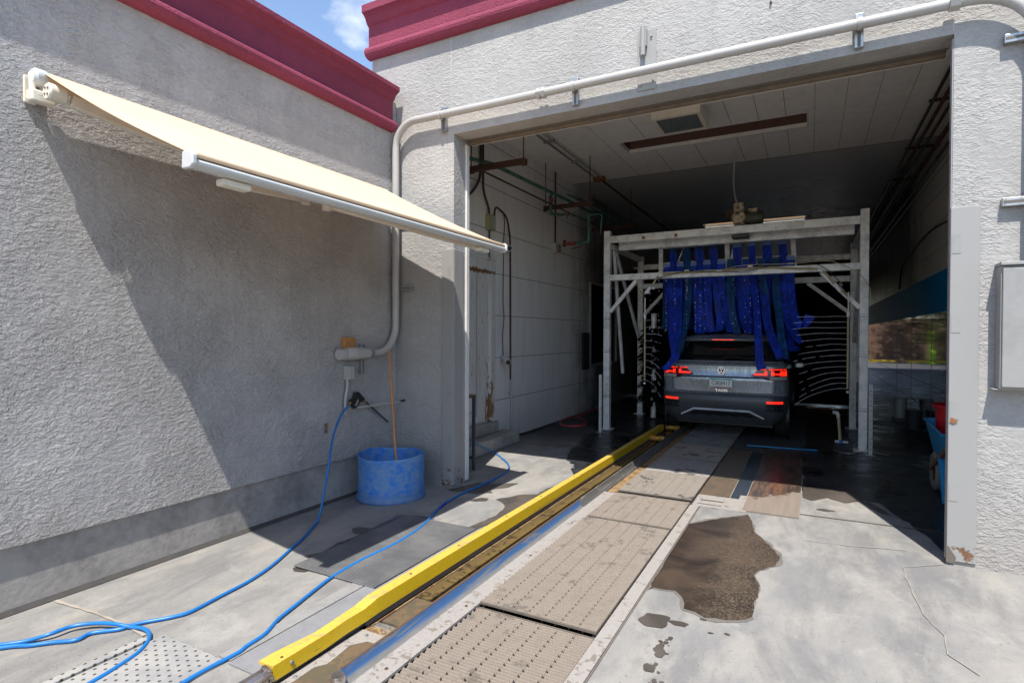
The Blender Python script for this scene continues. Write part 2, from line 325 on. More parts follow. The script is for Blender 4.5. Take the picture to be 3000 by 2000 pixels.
g = G('rust_streaked_wet_sheet'); x, y, z = g.xyz(); a = g.noise(5, 6, .65, vec=g.scl(g.pos, (5, .45, 1))); b = g.noise(5, 6, .7, off=5)
c = g.mix(g.ramp(a, .40, .62), (.055, .046, .040), (.15, .085, .05)); dry = g.ramp(g.math('ADD', g.math('ADD', g.math('MULTIPLY', y, -1.), 6.2), g.math('MULTIPLY', g.math('ADD', b, x), .9)), .22, .34)
c = g.mix(g.math('MULTIPLY', dry, .85), c, g.mix(a, (.19, .155, .125), (.27, .225, .185)))
M['rustplate'] = g.fin(c, g.ramp(dry, 0, 1, .22, .7), 0, g.bump(b, .0008, .5))
M['steel2'] = mat_worn('dull_dark_guide_steel', (.12, .118, .112), (.22, .21, .195), .54, .4, 7, (1, .3, 3))

M['pvcwhite'] = simple('bright_white_fitting', (.86, .86, .84), .35, dirt=.1)
M['brick'] = simple('brown_block_wall', (.17, .095, .06), .9, dirt=.5, dscale=3)
M['oldtrim'] = simple('dusty_brown_trim', (.19, .145, .10), .8, dirt=.5, dscale=6)

g = G('scuffed_yellow_rail_face'); a = g.noise(8, 8, .72, .3, g.scl(g.pos, (1, .35, 3))); b = g.noise(60, 5, .7); d = g.noise(5, 6, .7, .2, g.scl(g.pos, (1, .12, 6)), off=6)
c = g.mix(g.math('MULTIPLY', g.ramp(b, .4, .7), .3), (.66, .44, .012), (.42, .27, .015)); c = g.mix(g.math('MULTIPLY', g.ramp(d, .56, .70), .55), c, (.20, .14, .03)); c = g.mix(g.ramp(a, .66, .70), c, (.17, .10, .05))
M['yellow'] = g.fin(c, .42, 0, g.bump(b, .0008, .6))
M['damp'] = simple('damp_darkened_concrete', (.155, .14, .122), .6, dirt=.3, dscale=9)

for nm, nn_, c1, c2 in (('cloth', 'soaked_royal_blue_cloth', (.009, .055, .58), (.005, .022, .24)), ('teal', 'soaked_teal_cloth', (.005, .08, .26), (.003, .035, .12))):
    g = G(nn_); f = g.noise(26, 4, .6, .3, g.scl(g.pos, (1, 1, .12))); a = g.noise(5, 5, .65, off=2); b = g.noise(120, 2)
    c = g.mix(g.ramp(f, .42, .62), c2, c1); c = g.mix(g.math('MULTIPLY', g.ramp(a, .5, .7), .5), c, c2)
    M[nm] = g.fin(c, g.ramp(f, .3, .7, .35, .8), 0, g.bump(g.math('ADD', f, g.math('MULTIPLY', b, .12)), .02, .8), .35)

# ---------------------------------------------------------------- mesh helpers
class MB:
    def __init__(s): s.v = []; s.f = []
    def add(s, vs, fs):
        o = len(s.v); s.v += [tuple(v) for v in vs]; s.f += [tuple(o + i for i in f) for f in fs]; return s
    def box(s, a, b):
        x0, x1 = sorted((a[0], b[0])); y0, y1 = sorted((a[1], b[1])); z0, z1 = sorted((a[2], b[2]))
        return s.add([(x0, y0, z0), (x1, y0, z0), (x1, y1, z0), (x0, y1, z0), (x0, y0, z1), (x1, y0, z1), (x1, y1, z1), (x0, y1, z1)],
                     [(0, 3, 2, 1), (4, 5, 6, 7), (0, 1, 5, 4), (1, 2, 6, 5), (2, 3, 7, 6), (3, 0, 4, 7)])
    def bar(s, p, q, w, h=None, up=(0, 0, 1)):
        """rectangular bar from p to q, width w (sideways) and height h (along up)"""
        h = h or w; p = Vector(p); q = Vector(q); d = (q - p).normalized(); u = Vector(up)
        if abs(d.dot(u)) > .95: u = Vector((0, 1, 0))
        sd = d.cross(u).normalized(); u = sd.cross(d).normalized()
        vs = []
        for c in (p, q):
            for a, b in ((-1, -1), (1, -1), (1, 1), (-1, 1)): vs.append(c + sd * a * w / 2 + u * b * h / 2)
        return s.add(vs, [(0, 1, 2, 3), (7, 6, 5, 4), (0, 4, 5, 1), (1, 5, 6, 2), (2, 6, 7, 3), (3, 7, 4, 0)])
    def tube(s, pts, r, n=10, cap=True):
        pts = [Vector(p) for p in pts]; k = len(pts); vs = []; fs = []
        rr = r if isinstance(r, (list, tuple)) else [r] * k
        t0 = (pts[1] - pts[0]).normalized(); u = t0.orthogonal().normalized()
        for i, p in enumerate(pts):
            t = (pts[min(i + 1, k - 1)] - pts[max(i - 1, 0)]).normalized()
            u = (u - t * u.dot(t)); u = u.normalized() if u.length > 1e-6 else t.orthogonal().normalized(); w = t.cross(u)
            for j in range(n):
                a = 2 * pi * j / n; vs.append(p + (u * cos(a) + w * sin(a)) * rr[i])
        for i in range(k - 1):
            for j in range(n): fs.append((i * n + j, i * n + (j + 1) % n, (i + 1) * n + (j + 1) % n, (i + 1) * n + j))
        if cap: fs.append(tuple(range(n))[::-1]); fs.append(tuple((k - 1) * n + j for j in range(n)))
        return s.add(vs, fs)
    def lathe(s, prof, c=(0, 0, 0), n=32, axis='z', close=False):
        vs = []; fs = []; k = len(prof)
        for j in range(n):
            a = 2 * pi * j / n
            for (r, h) in prof:
                if axis == 'z': vs.append((c[0] + r * cos(a), c[1] + r * sin(a), c[2] + h))
                elif axis == 'y': vs.append((c[0] + r * cos(a), c[1] + h, c[2] + r * sin(a)))
                else: vs.append((c[0] + h, c[1] + r * cos(a), c[2] + r * sin(a)))
        for j in range(n):
            for i in range(k - 1): fs.append((j * k + i, ((j + 1) % n) * k + i, ((j + 1) % n) * k + i + 1, j * k + i + 1))
            if close: fs.append((j * k + k - 1, ((j + 1) % n) * k + k - 1, ((j + 1) % n) * k, j * k))
        return s.add(vs, fs)
    def prism(s, poly, off):
        n = len(poly); off = Vector(off); vs = [Vector(p) for p in poly] + [Vector(p) + off for p in poly]
        return s.add(vs, [tuple(range(n))[::-1], tuple(range(n, 2 * n))] + [(i, (i + 1) % n, n + (i + 1) % n, n + i) for i in range(n)])
    def sweep(s, prof, p0, p1, ax, side):
        """profile [(out,z)] swept from p0 to p1 along a straight line; side = outward unit vector"""
        side = Vector(side); vs = []; k = len(prof)
        for p in (Vector(p0), Vector(p1)):
            for (o, z) in prof: vs.append(p + side * o + Vector((0, 0, z)))
        fs = [(i, (i + 1) % k, k + (i + 1) % k, k + i) for i in range(k)] + [tuple(range(k))[::-1], tuple(range(k, 2 * k))]
        return s.add(vs, fs)
    def ribbon(s, pts, w, th=.004, wv=(1, 0, 0), ws=None):
        pts = [Vector(p) for p in pts]; k = len(pts); vs = []; fs = []
        for i, p in enumerate(pts):
            t = (pts[min(i + 1, k - 1)] - pts[max(i - 1, 0)]).normalized(); wd = Vector(wv[i] if isinstance(wv, list) else wv); wd = (wd - t * wd.dot(t)).normalized(); nn = t.cross(wd)
            ww = (ws[i] if ws else w) / 2
            bul = .10 * ww * min(1, i / 6)
            for a, b in ((-1, 1), (0, 1), (1, 1), (1, -1), (0, -1), (-1, -1)): vs.append(p + wd * a * ww + nn * (b * th / 2 + (bul if a == 0 else 0)))
        for i in range(k - 1):
            for j in range(6): fs.append((i * 6 + j, i * 6 + (j + 1) % 6, (i + 1) * 6 + (j + 1) % 6, (i + 1) * 6 + j))
        fs += [tuple(range(6))[::-1], tuple((k - 1) * 6 + j for j in range(6))]
        return s.add(vs, fs)
    def build(s, name, mat, parent=None, bev=0., smooth=False, **tg):
        root = parent
        while root is not None and root.parent is not None: root = root.parent
        o = Vector(root.location) if root else Vector((0, 0, 0))
        me = bpy.data.meshes.new(name); me.from_pydata([tuple(Vector(v) - o) for v in s.v], [], s.f)
        bm = bmesh.new(); bm.from_mesh(me); bmesh.ops.delete(bm, geom=[v for v in bm.verts if not v.link_faces], context='VERTS'); bmesh.ops.recalc_face_normals(bm, faces=bm.faces[:])
        if smooth:
            for f in bm.faces: f.smooth = True
            for e in bm.edges:
                if len(e.link_faces) == 2 and e.calc_face_angle(0) > radians(38): e.smooth = False
        bm.to_mesh(me); bm.free()
        me.materials.append(M[mat] if isinstance(mat, str) else mat)
        ob = bpy.data.objects.new(name, me); COL.objects.link(ob)
        if parent is not None: ob.parent = parent
        if bev:
            b = ob.modifiers.new('bevel', 'BEVEL'); b.width = bev; b.segments = 2; b.limit_method = 'ANGLE'; b.angle_limit = radians(40)
        for k, v in tg.items(): ob[k] = v
        return ob
def thing(name, label, cat, loc=(0, 0, 0), group=None):
    o = bpy.data.objects.new(name, None); COL.objects.link(o); o.location = loc; o.empty_display_size = .1
    o['label'] = label; o['category'] = cat
    if group: o['group'] = group
    return o
def tag(o, label, cat, group=None):
    o['label'] = label; o['category'] = cat
    if group: o['group'] = group
    return o
def B(a, b): return MB().box(a, b)
def smoothp(pts, n=8):
    P = [Vector(p) for p in pts]; P = [P[0] * 2 - P[1]] + P + [P[-1] * 2 - P[-2]]; out = []
    for i in range(1, len(P) - 2):
        for j in range(n):
            t = j / n; a, b, c, d = P[i - 1], P[i], P[i + 1], P[i + 2]
            out.append(.5 * ((2 * b) + (c - a) * t + (2 * a - 5 * b + 4 * c - d) * t * t + (3 * b - a - 3 * c + d) * t ** 3))
    out.append(P[-2]); return out
def gzf(X, Y): return -.04 * min(1, max(0, (-2.9 - X) / 1.2)) * min(1, max(0, (5.4 - Y) / .5))
def text_mesh(txt, size, name, mat, parent, loc, depth=.002, sx=1., font_bold=0.):
    cu = bpy.data.curves.new(name, 'FONT'); cu.body = txt; cu.size = size; cu.extrude = depth; cu.align_x = 'CENTER'; cu.align_y = 'CENTER'; cu.offset = font_bold; cu.resolution_u = 4
    to = bpy.data.objects.new(name + '_tmp', cu); COL.objects.link(to); bpy.context.view_layer.update()
    dg = bpy.context.evaluated_depsgraph_get(); me = bpy.data.meshes.new_from_object(to.evaluated_get(dg)); bpy.data.objects.remove(to)
    root = parent
    while root.parent is not None: root = root.parent
    o = Vector(root.location)
    for v in me.vertices:
        x, y, z = v.co; v.co = Vector((loc[0] + x * sx, loc[1] - z, loc[2] + y)) - o
    me.materials.clear(); me.materials.append(M[mat]); ob = bpy.data.objects.new(name, me); COL.objects.link(ob); ob.parent = parent
    return ob

# ================================================================ GROUND
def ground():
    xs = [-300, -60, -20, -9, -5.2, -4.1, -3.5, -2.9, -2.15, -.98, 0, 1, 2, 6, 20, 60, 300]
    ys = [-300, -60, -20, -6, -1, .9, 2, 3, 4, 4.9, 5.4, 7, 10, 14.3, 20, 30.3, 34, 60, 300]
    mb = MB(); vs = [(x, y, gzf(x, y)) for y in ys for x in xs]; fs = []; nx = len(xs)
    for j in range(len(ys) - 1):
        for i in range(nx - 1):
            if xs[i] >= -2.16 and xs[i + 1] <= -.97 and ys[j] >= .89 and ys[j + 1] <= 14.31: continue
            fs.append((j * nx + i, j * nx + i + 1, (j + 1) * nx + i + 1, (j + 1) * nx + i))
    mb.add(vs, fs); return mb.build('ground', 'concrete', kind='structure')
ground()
# trench under the conveyor and the gratings
p = MB(); p.box((-2.15, .9, -.5), (-.98, 14.3, -.45)); p.box((-2.20, .9, -.45), (-2.152, 14.3, -.03)); p.box((-.978, .9, -.45), (-.93, 14.3, -.012)); p.box((-1.80, .9, -.45), (-1.74, 14.3, -.03))
p.box((-2.15, .85, -.45), (-.98, .9, -.012)); p.box((-2.15, 14.3, -.45), (-.98, 14.35, -.012))
p.build('conveyor_trench', 'dark', kind='structure')
# wet sheets: each polygon lies 3-4 mm above what it wets
def sheet(name, poly, mat, z=.0035, jag=.03, n=6, seed=1, fine=True):
    rnd = random.Random(seed); pts = []
    P = [Vector((p[0], p[1], 0)) for p in poly]; k = len(P)
    for i in range(k):
        a, b = P[i], P[(i + 1) % k]; d = b - a; nn = Vector((-d.y, d.x, 0)).normalized() if d.length > 0 else Vector()
        m_ = max(1, int(min(d.length / .05, 60))) if fine else n
        o = 0
        for j in range(m_):
            if j: o = o * .6 + rnd.uniform(-1, 1) * jag
            q = a + d * j / m_ + (nn * o if j else Vector()); pts.append((q.x, q.y, gzf(q.x, q.y) + z))
    me = MB(); me.add(pts, [tuple(range(len(pts)))])
    ob = me.build(name, mat, kind='structure')
    bm = bmesh.new(); bm.from_mesh(ob.data); bmesh.ops.triangulate(bm, faces=bm.faces[:]); bm.to_mesh(ob.data); bm.free()
    if ob.data.polygons and ob.data.polygons[0].normal.z < 0: ob.data.flip_normals()
    return ob
def blob(cx, cy, rx, ry, seed, n=40):
    r = random.Random(seed); ph = [r.uniform(0, 6.3) for _ in range(5)]
    return [(cx + rx * cos(a) * (1 + .16 * sin(2 * a + ph[0]) + .10 * sin(3 * a + ph[1]) + .1 * sin(5 * a + ph[2])), cy + ry * sin(a) * (1 + .14 * sin(2 * a + ph[3]) + .08 * sin(4 * a + ph[4]))) for a in [2 * pi * i / n for i in range(n)]]
def poly2(l): return [(p[0], p[1]) for p in l]
PUD = poly2([(-0.898,4.858,-0.000),(-0.675,5.147,0.000),(-0.483,5.352,0.000),(-0.423,5.117,0.000),(-0.396,4.952,0.000),(-0.310,4.752,0.000),(-0.243,4.599,0.000),(-0.182,4.457,0.000),(-0.203,4.251,-0.000),(-0.297,4.124,0.000),(-0.321,4.038,0.000),(-0.274,3.818,0.000),(-0.284,3.641,0.000),(-0.279,3.423,0.000),(-0.348,3.344,0.000),(-0.514,3.285,0.000),(-0.575,3.326,0.000),(-0.640,3.334,0.000),(-0.678,3.475,0.000),(-0.731,3.545,0.000),(-0.817,3.523,0.000),(-0.864,3.524,0.000),(-0.882,3.475,0.000),(-0.901,4.240,0.000)])
pc_ = (sum(p[0] for p in PUD) / len(PUD), sum(p[1] for p in PUD) / len(PUD))
sheet('damp_patch', [(pc_[0] + (p[0] - pc_[0]) * 1.045, pc_[1] + (p[1] - pc_[1]) * 1.03) for p in PUD], 'damp', .0025, .018, seed=13)
sheet('puddle', PUD, 'puddle', .004, .012, seed=3)
for i, (c, rx, ry) in enumerate([((-.755, 3.12), .085, .09), ((-.63, 3.15), .045, .03), ((-.46, 3.13), .014, .008), ((-.38, 3.16), .014, .008), ((-.52, 3.26), .016, .010)]):
    sheet('water_spot', blob(c[0], c[1], rx, ry, i), 'wet', .004, .004, seed=i)
r_ = random.Random(21)
for i in range(46):
    q = r_.random(); yy = 2.98 - q * .85; xx = -.635 - .03 * sin(q * 7) + r_.gauss(0, .022 if q < .8 else .05); s_ = r_.choice([.006, .008, .011, .016, .024]) * (1.2 if .15 < q < .6 else .8)
    sheet('water_spot', blob(xx, yy, s_, s_ * r_.uniform(.7, 1.5), 100 + i, 16), 'wet', .0036 + i * .00003, .001, seed=i)
sheet('wet_floor', poly2([(-2.384,5.954,-0.000),(-2.482,6.282,-0.000),(-2.642,6.508,-0.000),(-2.785,6.712,0.000),(-2.889,7.021,0.000),(-2.958,7.383,0.000),(-2.975,7.662,0.000),(-3.052,8.007,0.000),(-3.124,8.388,0.000),(-3.099,8.599,0.000),(-3.048,8.795,0.000)]) + [(-3.4, 9.2), (-4.15, 10.2), (-4.15, 31), (-2.15, 31), (-2.15, 6.3)], 'wetdark', .004, .035, seed=5)
sheet('wet_floor', [(-2.15, 31), (1.7, 31), (1.7, 6.0), (1.3, 5.4), (1.05, 5.12), (.93, 5.02), (.86, 5.3), (.72, 5.85), (.60, 6.35), (.40, 6.42), (.28, 6.30), (.1, 6.35), (-.06, 6.28), (-.07, 14.4), (-2.15, 14.4)], 'wetdark', .004, .02, seed=6)
sheet('wet_patch', poly2([(-2.490,3.897,0.000),(-2.443,4.306,0.000),(-2.499,4.544,0.000),(-2.675,4.683,0.000),(-2.529,4.952,0.000),(-2.400,5.022,0.000),(-2.398,5.294,0.000),(-2.323,5.554,0.000),(-2.323,5.130,0.000),(-2.319,4.818,0.000),(-2.337,4.577,0.000),(-2.373,4.098,0.000),(-2.402,3.857,0.000)]), 'wet', .004, .012, seed=7)
sheet('wet_patch', poly2([(-3.315,4.778,-0.014),(-3.243,4.945,-0.010),(-3.165,5.148,-0.004),(-2.955,5.172,-0.001),(-2.755,5.316,0.000),(-2.771,5.125,0.000),(-2.889,4.955,0.000),(-2.815,4.860,0.000),(-2.962,4.755,-0.002),(-3.136,4.783,-0.008),(-3.215,4.750,-0.010)]), 'wet', .004, .008, seed=8)
sheet('wet_patch', poly2([(-2.903,4.528,-0.000),(-2.828,4.661,0.000),(-2.751,4.672,0.000),(-2.731,4.592,0.000),(-2.822,4.530,0.000)]), 'wet', .004, .004, seed=9)
sheet('wet_patch', poly2([(-3.218,2.839,-0.011),(-3.207,2.877,-0.010),(-3.154,2.951,-0.008),(-3.184,3.082,-0.009),(-3.209,3.146,-0.010),(-3.183,3.205,-0.009),(-3.183,3.300,-0.009),(-3.176,3.472,-0.009),(-3.210,3.637,-0.010),(-3.201,3.794,-0.010),(-3.231,3.882,-0.011),(-3.155,3.914,-0.008),(-2.987,3.958,-0.003),(-2.853,3.930,0.000),(-3.027,3.792,-0.004),(-2.964,3.240,-0.002),(-3.052,2.808,-0.005)]), 'wet', .003, .008, seed=10)
sheet('wet_patch', poly2([(-3.343,3.451,-0.015),(-3.306,3.504,-0.014),(-3.200,3.514,-0.010),(-3.116,3.498,-0.007),(-3.149,3.381,-0.008),(-3.239,3.359,-0.011)]), 'wet', .0045, .008, seed=11)
sheet('wet_patch', poly2([(-3.120,2.652,-0.007),(-3.114,2.680,-0.007),(-2.968,2.685,-0.002),(-2.988,2.636,-0.003),(-3.066,2.617,-0.006)]), 'wet', .0025, .006, seed=12)
sheet('wet_patch', [(-.06, 6.64), (.36, 6.68), (.66, 5.95), (.56, 5.98), (.42, 6.30), (.30, 6.18), (.16, 6.30), (.02, 6.12), (-.06, 6.2)], 'wet', .0048, .012, seed=14)
sheet('wet_spot', blob(.13, 5.84, .07, .035, 31), 'wet', .004, .003, seed=31)
# joints, cracks
def crack(pts, w, mat='seam', z=.0055, name='floor_joint', seed=0, wob=0.):
    rnd = random.Random(seed); P = []
    for i in range(len(pts) - 1):
        a, b = Vector(pts[i]), Vector(pts[i + 1]); k = max(1, int((b - a).length / .06))
        for j in range(k): P.append(a + (b - a) * j / k + Vector((rnd.uniform(-wob, wob), rnd.uniform(-wob, wob), 0)))
    P.append(Vector(pts[-1])); vs = []; fs = []
    for i, q in enumerate(P):
        t = (P[min(i + 1, len(P) - 1)] - P[max(i - 1, 0)]); t.z = 0; t = t.normalized(); nn = Vector((-t.y, t.x, 0)) * w / 2 * (1 if not wob else rnd.uniform(.4, 1.3))
        zz = gzf(q.x, q.y) + z; vs += [(q.x + nn.x, q.y + nn.y, zz), (q.x - nn.x, q.y - nn.y, zz)]
    for i in range(len(P) - 1): fs.append((2 * i, 2 * i + 1, 2 * i + 3, 2 * i + 2))
    ob = MB().add(vs, fs).build(name, mat, kind='structure')
    if ob.data.polygons[0].normal.z < 0: ob.data.flip_normals()
    return ob
M['lightjoint'] = simple('pale_grit_joint', (.34, .30, .25), .9)
M['crackc'] = simple('hairline_crack', (.30, .26, .22), .9)
crack([(-.07, 5.60, 0), (1.6, 5.66, 0)], .022)
crack([(-.06, 6.63, 0), (1.68, 6.72, 0)], .014, z=.0065)
crack([(-.05, 7.75, 0), (1.68, 7.85, 0)], .014, z=.0065)
crack([(-.05, 9.6, 0), (1.68, 9.7, 0)], .014, z=.0065)
crack([(-4.0, 7.35, 0), (-2.16, 7.45, 0)], .03, z=.0065); crack([(-4.1, 8.6, 0), (-2.16, 8.75, 0)], .02, z=.0065)
crack([(-4.065,1.679,-0.039), (-3.654,1.701,-0.025), (-3.355,1.696,-0.015), (-3.105,1.680,-0.007)], .02, 'lightjoint', wob=.003)
crack([(0.911,4.908,-0.000), (0.570,4.652,0.000), (0.577,4.231,0.000), (0.579,3.919,-0.000), (0.641,3.685,0.000), (0.621,3.480,0.000), (0.716,3.341,0.000)], .007, 'crackc', seed=2, wob=.008, name='floor_crack')
crack([(-0.020,4.901,0.000), (0.291,4.941,0.000), (0.649,5.033,0.000)], .008, 'crackc', seed=3, wob=.006, name='floor_crack')

# ================================================================ SIDE BUILDING (left)
sbld = thing('side_building', 'grey stucco building with a magenta cornice, awning fixed to its long wall', 'building', (-4.1, -3, 0))
WX = -4.07
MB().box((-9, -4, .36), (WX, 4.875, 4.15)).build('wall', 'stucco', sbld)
B((-9, -4, -.12), (WX - .03, 4.875, .358)).build('foundation', 'base', sbld)
MB().prism([(WX - .029, -4, gzf(WX, 0) + .004), (WX - .004, -4, gzf(WX, 0) + .004), (WX - .029, -4, gzf(WX, 0) + .03)], (0, 8.7, 0)).build('dirty_caulk', simple('dark_wall_foot_grime', (.06, .055, .05), .9, dirt=.6, dscale=8), sbld)
# cornice profile: (out, z)
half = [(0, 3.80)] + [(.012 + .075 * sin(pi * t / 8), 3.80 + .125 * (1 - cos(pi * t / 8)) / 2 * 1.0) for t in range(1, 9)]
prof = half + [(.018, 3.94), (.018, 4.13), (.04, 4.15), (.05, 4.165), (.06, 4.19), (.095, 4.215), (.115, 4.225), (.115, 4.275), (-.25, 4.275), (-.25, 4.152), (-.01, 4.152), (-.01, 3.80)]
MB().sweep(prof, (WX, -4, 0), (WX, 4.80, 0), 0, (1, 0, 0)).build('cornice', 'magenta', sbld, bev=.006)
# unseen block added on the right to cut low sky light on the yard
nb = thing('sky_blocker', 'unseen stucco block added on the right to cut low sky light', 'building', (9, -2, 0))
B((8.2, -12, -.1), (12, 4.87, 2.9)).build('wall', 'stucco', nb); B((8.12, -12.1, 2.901), (12.1, 4.872, 3.05)).build('cornice', 'magenta', nb)
# ================================================================ CAR WASH BUILDING
FY = 4.88; OL = -3.305; OR = .86; OT = 3.69; BY = 5.12; CE = 4.53; TL = -4.12; TR = 1.70; TE = 30.
cw = thing('car_wash_building', 'pale grey stucco car wash hall with a wide open bay and magenta cornice', 'building', (-1.2, 4.88, 0))


fwo = MB()
# front wall as one clean face with the bay cut out
vs = []
for y in (FY, BY): q_ = 0 if y == FY else .035; vs += [(-4.42, y, -.1), (OL, y, -.1), (OL, y, OT), (OR + q_, y, OT), (OR + q_, y, -.1), (6.5, y, -.1), (6.5, y, 5.2), (-4.42, y, 5.2)]
fwo.add(vs, [tuple(range(8)), tuple(range(8, 16))[::-1]] + [(i, (i + 1) % 8, 8 + (i + 1) % 8, 8 + i) for i in range(8)])
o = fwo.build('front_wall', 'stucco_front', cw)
o['label'] = 'rough pale stucco front wall around the bay'
half = [(0, 4.70)] + [(.012 + .085 * sin(pi * t / 8), 4.70 + .14 * (1 - cos(pi * t / 8)) / 2) for t in range(1, 9)]
prof = half + [(.02, 4.86), (.02, 5.07), (.045, 5.09), (.06, 5.11), (.08, 5.15), (.11, 5.175), (.135, 5.185), (.135, 5.27), (-.3, 5.27), (-.3, 5.203), (-.01, 5.203), (-.01, 4.70)]
MB().sweep(prof, (-4.46, FY, 0), (6.5, FY, 0), 0, (0, -1, 0)).build('cornice', 'magenta', cw, bev=.006)
# control joint lines on the front
B((-3.345, FY - .0015, OT + .01), (-3.335, FY + .004, 4.70)).build('control_joint', 'conduit', cw)
B((.852, FY - .0015, OT + .02), (.860, FY + .004, 3.80)).build('control_joint', 'conduit', cw)
# tunnel shell
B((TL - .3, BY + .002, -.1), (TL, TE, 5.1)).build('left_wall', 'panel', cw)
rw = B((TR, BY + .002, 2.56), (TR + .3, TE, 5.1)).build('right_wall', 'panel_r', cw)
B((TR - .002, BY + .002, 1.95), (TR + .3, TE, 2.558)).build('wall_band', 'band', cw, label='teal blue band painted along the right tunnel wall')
B((TR, BY + .002, -.1), (TR + .3, TE, 1.948)).build('lower_wall', 'glosswall', cw, label='glossy wet lower wall reflecting the exit')
# ceiling with two skylight slots
def ceil_piece(y0, y1, slot, mat, nm='ceiling'):
    mb = MB()
    if slot:
        sx0, sx1, sy0, sy1 = slot
        mb.box((TL, y0, CE), (TR, sy0, CE + .05)); mb.box((TL, sy1, CE), (TR, y1, CE + .05)); mb.box((TL, sy0, CE), (sx0, sy1, CE + .05)); mb.box((sx1, sy0, CE), (TR, sy1, CE + .05))
    else: mb.box((TL, y0, CE), (TR, y1, CE + .05))
    return mb.build(nm, mat, cw)
S1 = (-2.6, -.07, 8.36, 8.87); S2 = (-2.55, -.045, 15.5, 15.95)
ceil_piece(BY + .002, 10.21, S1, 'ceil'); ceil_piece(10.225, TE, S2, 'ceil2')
B((TL, 10.205, CE - .003), (TR, 10.23, CE + .03)).build('ceiling_joint', 'rustseam', cw)
for (s, mt, top) in ((S1, 'joist', .3), (S2, 'joist2', .75)):
    z0, z1 = CE + .052, CE + top
    fr = MB(); fr.box((s[0] - .04, s[1 + 1] - .04, z0), (s[1] + .04, s[2], z1)); fr.box((s[0] - .04, s[3], z0), (s[1] + .04, s[3] + .04, z1)); fr.box((s[0] - .04, s[2], z0), (s[0], s[3], z1)); fr.box((s[1], s[2], z0), (s[1] + .04, s[3], z1))
    fr.build('skylight_shaft', mt, cw)
    e = MB(); e.box((s[0] - .02, s[3], CE - .012), (s[1] + .02, s[3] + .025, CE - .001)); e.box((s[0] - .02, s[2], CE - .012), (s[0], s[3], CE - .001)); e.box((s[1], s[2], CE - .012), (s[1] + .02, s[3], CE - .001))
    e.build('skylight_trim', 'white', cw)
# roof, slot 2 open to the sky
r = MB(); s = S2
r.box((TL - .3, BY + .002, 5.28), (TR + .3, s[2] - .05, 5.36)); r.box((TL - .3, s[3] + .05, 5.28), (TR + .3, TE, 5.36)); r.box((TL - .3, s[2] - .05, 5.28), (s[0] - .05, s[3] + .05, 5.36)); r.box((s[1] + .05, s[2] - .05, 5.28), (TR + .3, s[3] + .05, 5.36))
r.build('roof', 'base', cw)
B((S1[0] - .05, S1[2] - .05, CE + .302), (S1[1] + .05, S1[3] + .05, CE + .33)).build('skylight_cover', 'joist', cw)
# exit wall with opening
ew = MB(); ew.box((TL, TE, -.1), (-3.6, TE + .2, 5.2)); ew.box((1.3, TE, -.1), (TR + .3, TE + .2, 5.2)); ew.box((-3.6, TE, 3.3), (1.3, TE + .2, 5.2)); ew.build('exit_wall', 'stucco_front', cw)
# joints of the wall panels
j = MB()
for z in (.62, 1.25, 1.88, 2.50, 3.12, 3.74, 4.36): j.box((TL, (7.1 if z < 2.6 else BY + .01), z - .004), (TL + .003, 20, z + .004))
for y in (10.6, 16.): j.box((TL, y, 0), (TL + .003, y + .012, CE))
j.build('wall_joint', 'seam', cw)
j = MB()
for z in (2.9, 3.3, 3.75, 4.1): j.box((TR - .003, BY + .3, z), (TR, 20, z + .006))
for z in (1.6, 1.2, .8, .4): j.box((TR - .003, BY + .3, z), (TR, 25, z + .006))
for y in (7, 9, 11, 13, 15): j.box((TR - .003, y, .0), (TR, y + .008, 1.9))
j.build('wall_joint', 'seam', cw)
j = MB()
for i, x in enumerate([-3.4, -2.8, -2.2, -1.6, -1., -.65, -.32, .02, .36, .70, 1.04, 1.38]):
    if S1[0] < x < S1[1]: j.box((x, 5.2, CE - .002), (x + .006, S1[2] - .03, CE)); j.box((x, S1[3] + .03, CE - .002), (x + .006, 10.2, CE))
    else: j.box((x, 5.2, CE - .002), (x + .004, 10.2, CE))
j.build('ceiling_joint', 'seam', cw)
# steel jamb covers
gl = MB(); gl.box((-3.445, FY - .014, .0), (OL + .008, FY - .001, 2.49)); gl.box((OL + .001, FY - .001, 0.), (OL + .010, FY + .17, 2.49))
o = gl.build('corner_guard', 'guardfoot', cw, bev=.004)
for z in (2.18, 1.35, .95, .42): B((-3.375, FY - .0155, z), (-3.33, FY - .014, z + .13)).build('hinge_plate', 'guard', o)
gr = MB(); gr.box((OR - .008, FY - .014, .03), (1.015, FY - .001, 2.49)); gr.box((OR - .010, FY - .001, .03), (OR - .001, FY + .06, 3.66))
o = gr.build('corner_guard', 'guardfoot', cw, bev=.004)
for z in (2.17, 1.62, 1.02, .45): B((OR + .0, FY - .0165, z), (OR + .05, FY - .0145, z + .13)).build('hinge_plate', 'guard', o)
MB().prism([(OR - .012, FY - .0145, .02), (OR + .035, FY - .0145, .02), (OR + .045, FY - .0145, .06), (OR + .02, FY - .0145, .10), (OR + .005, FY - .0145, .13), (OR - .012, FY - .0145, .14)], (0, -.006, 0)).build('torn_foot', 'seam', o)
MB().prism([(OR - .002, FY - .0205, 1.0), (OR + .02, FY - .0205, .99), (OR + .045, FY - .0205, 1.005), (OR + .03, FY - .0205, 1.02), (OR + .008, FY - .0205, 1.035)], (0, -.001, 0)).build('rust_spot', 'rusthook', o)
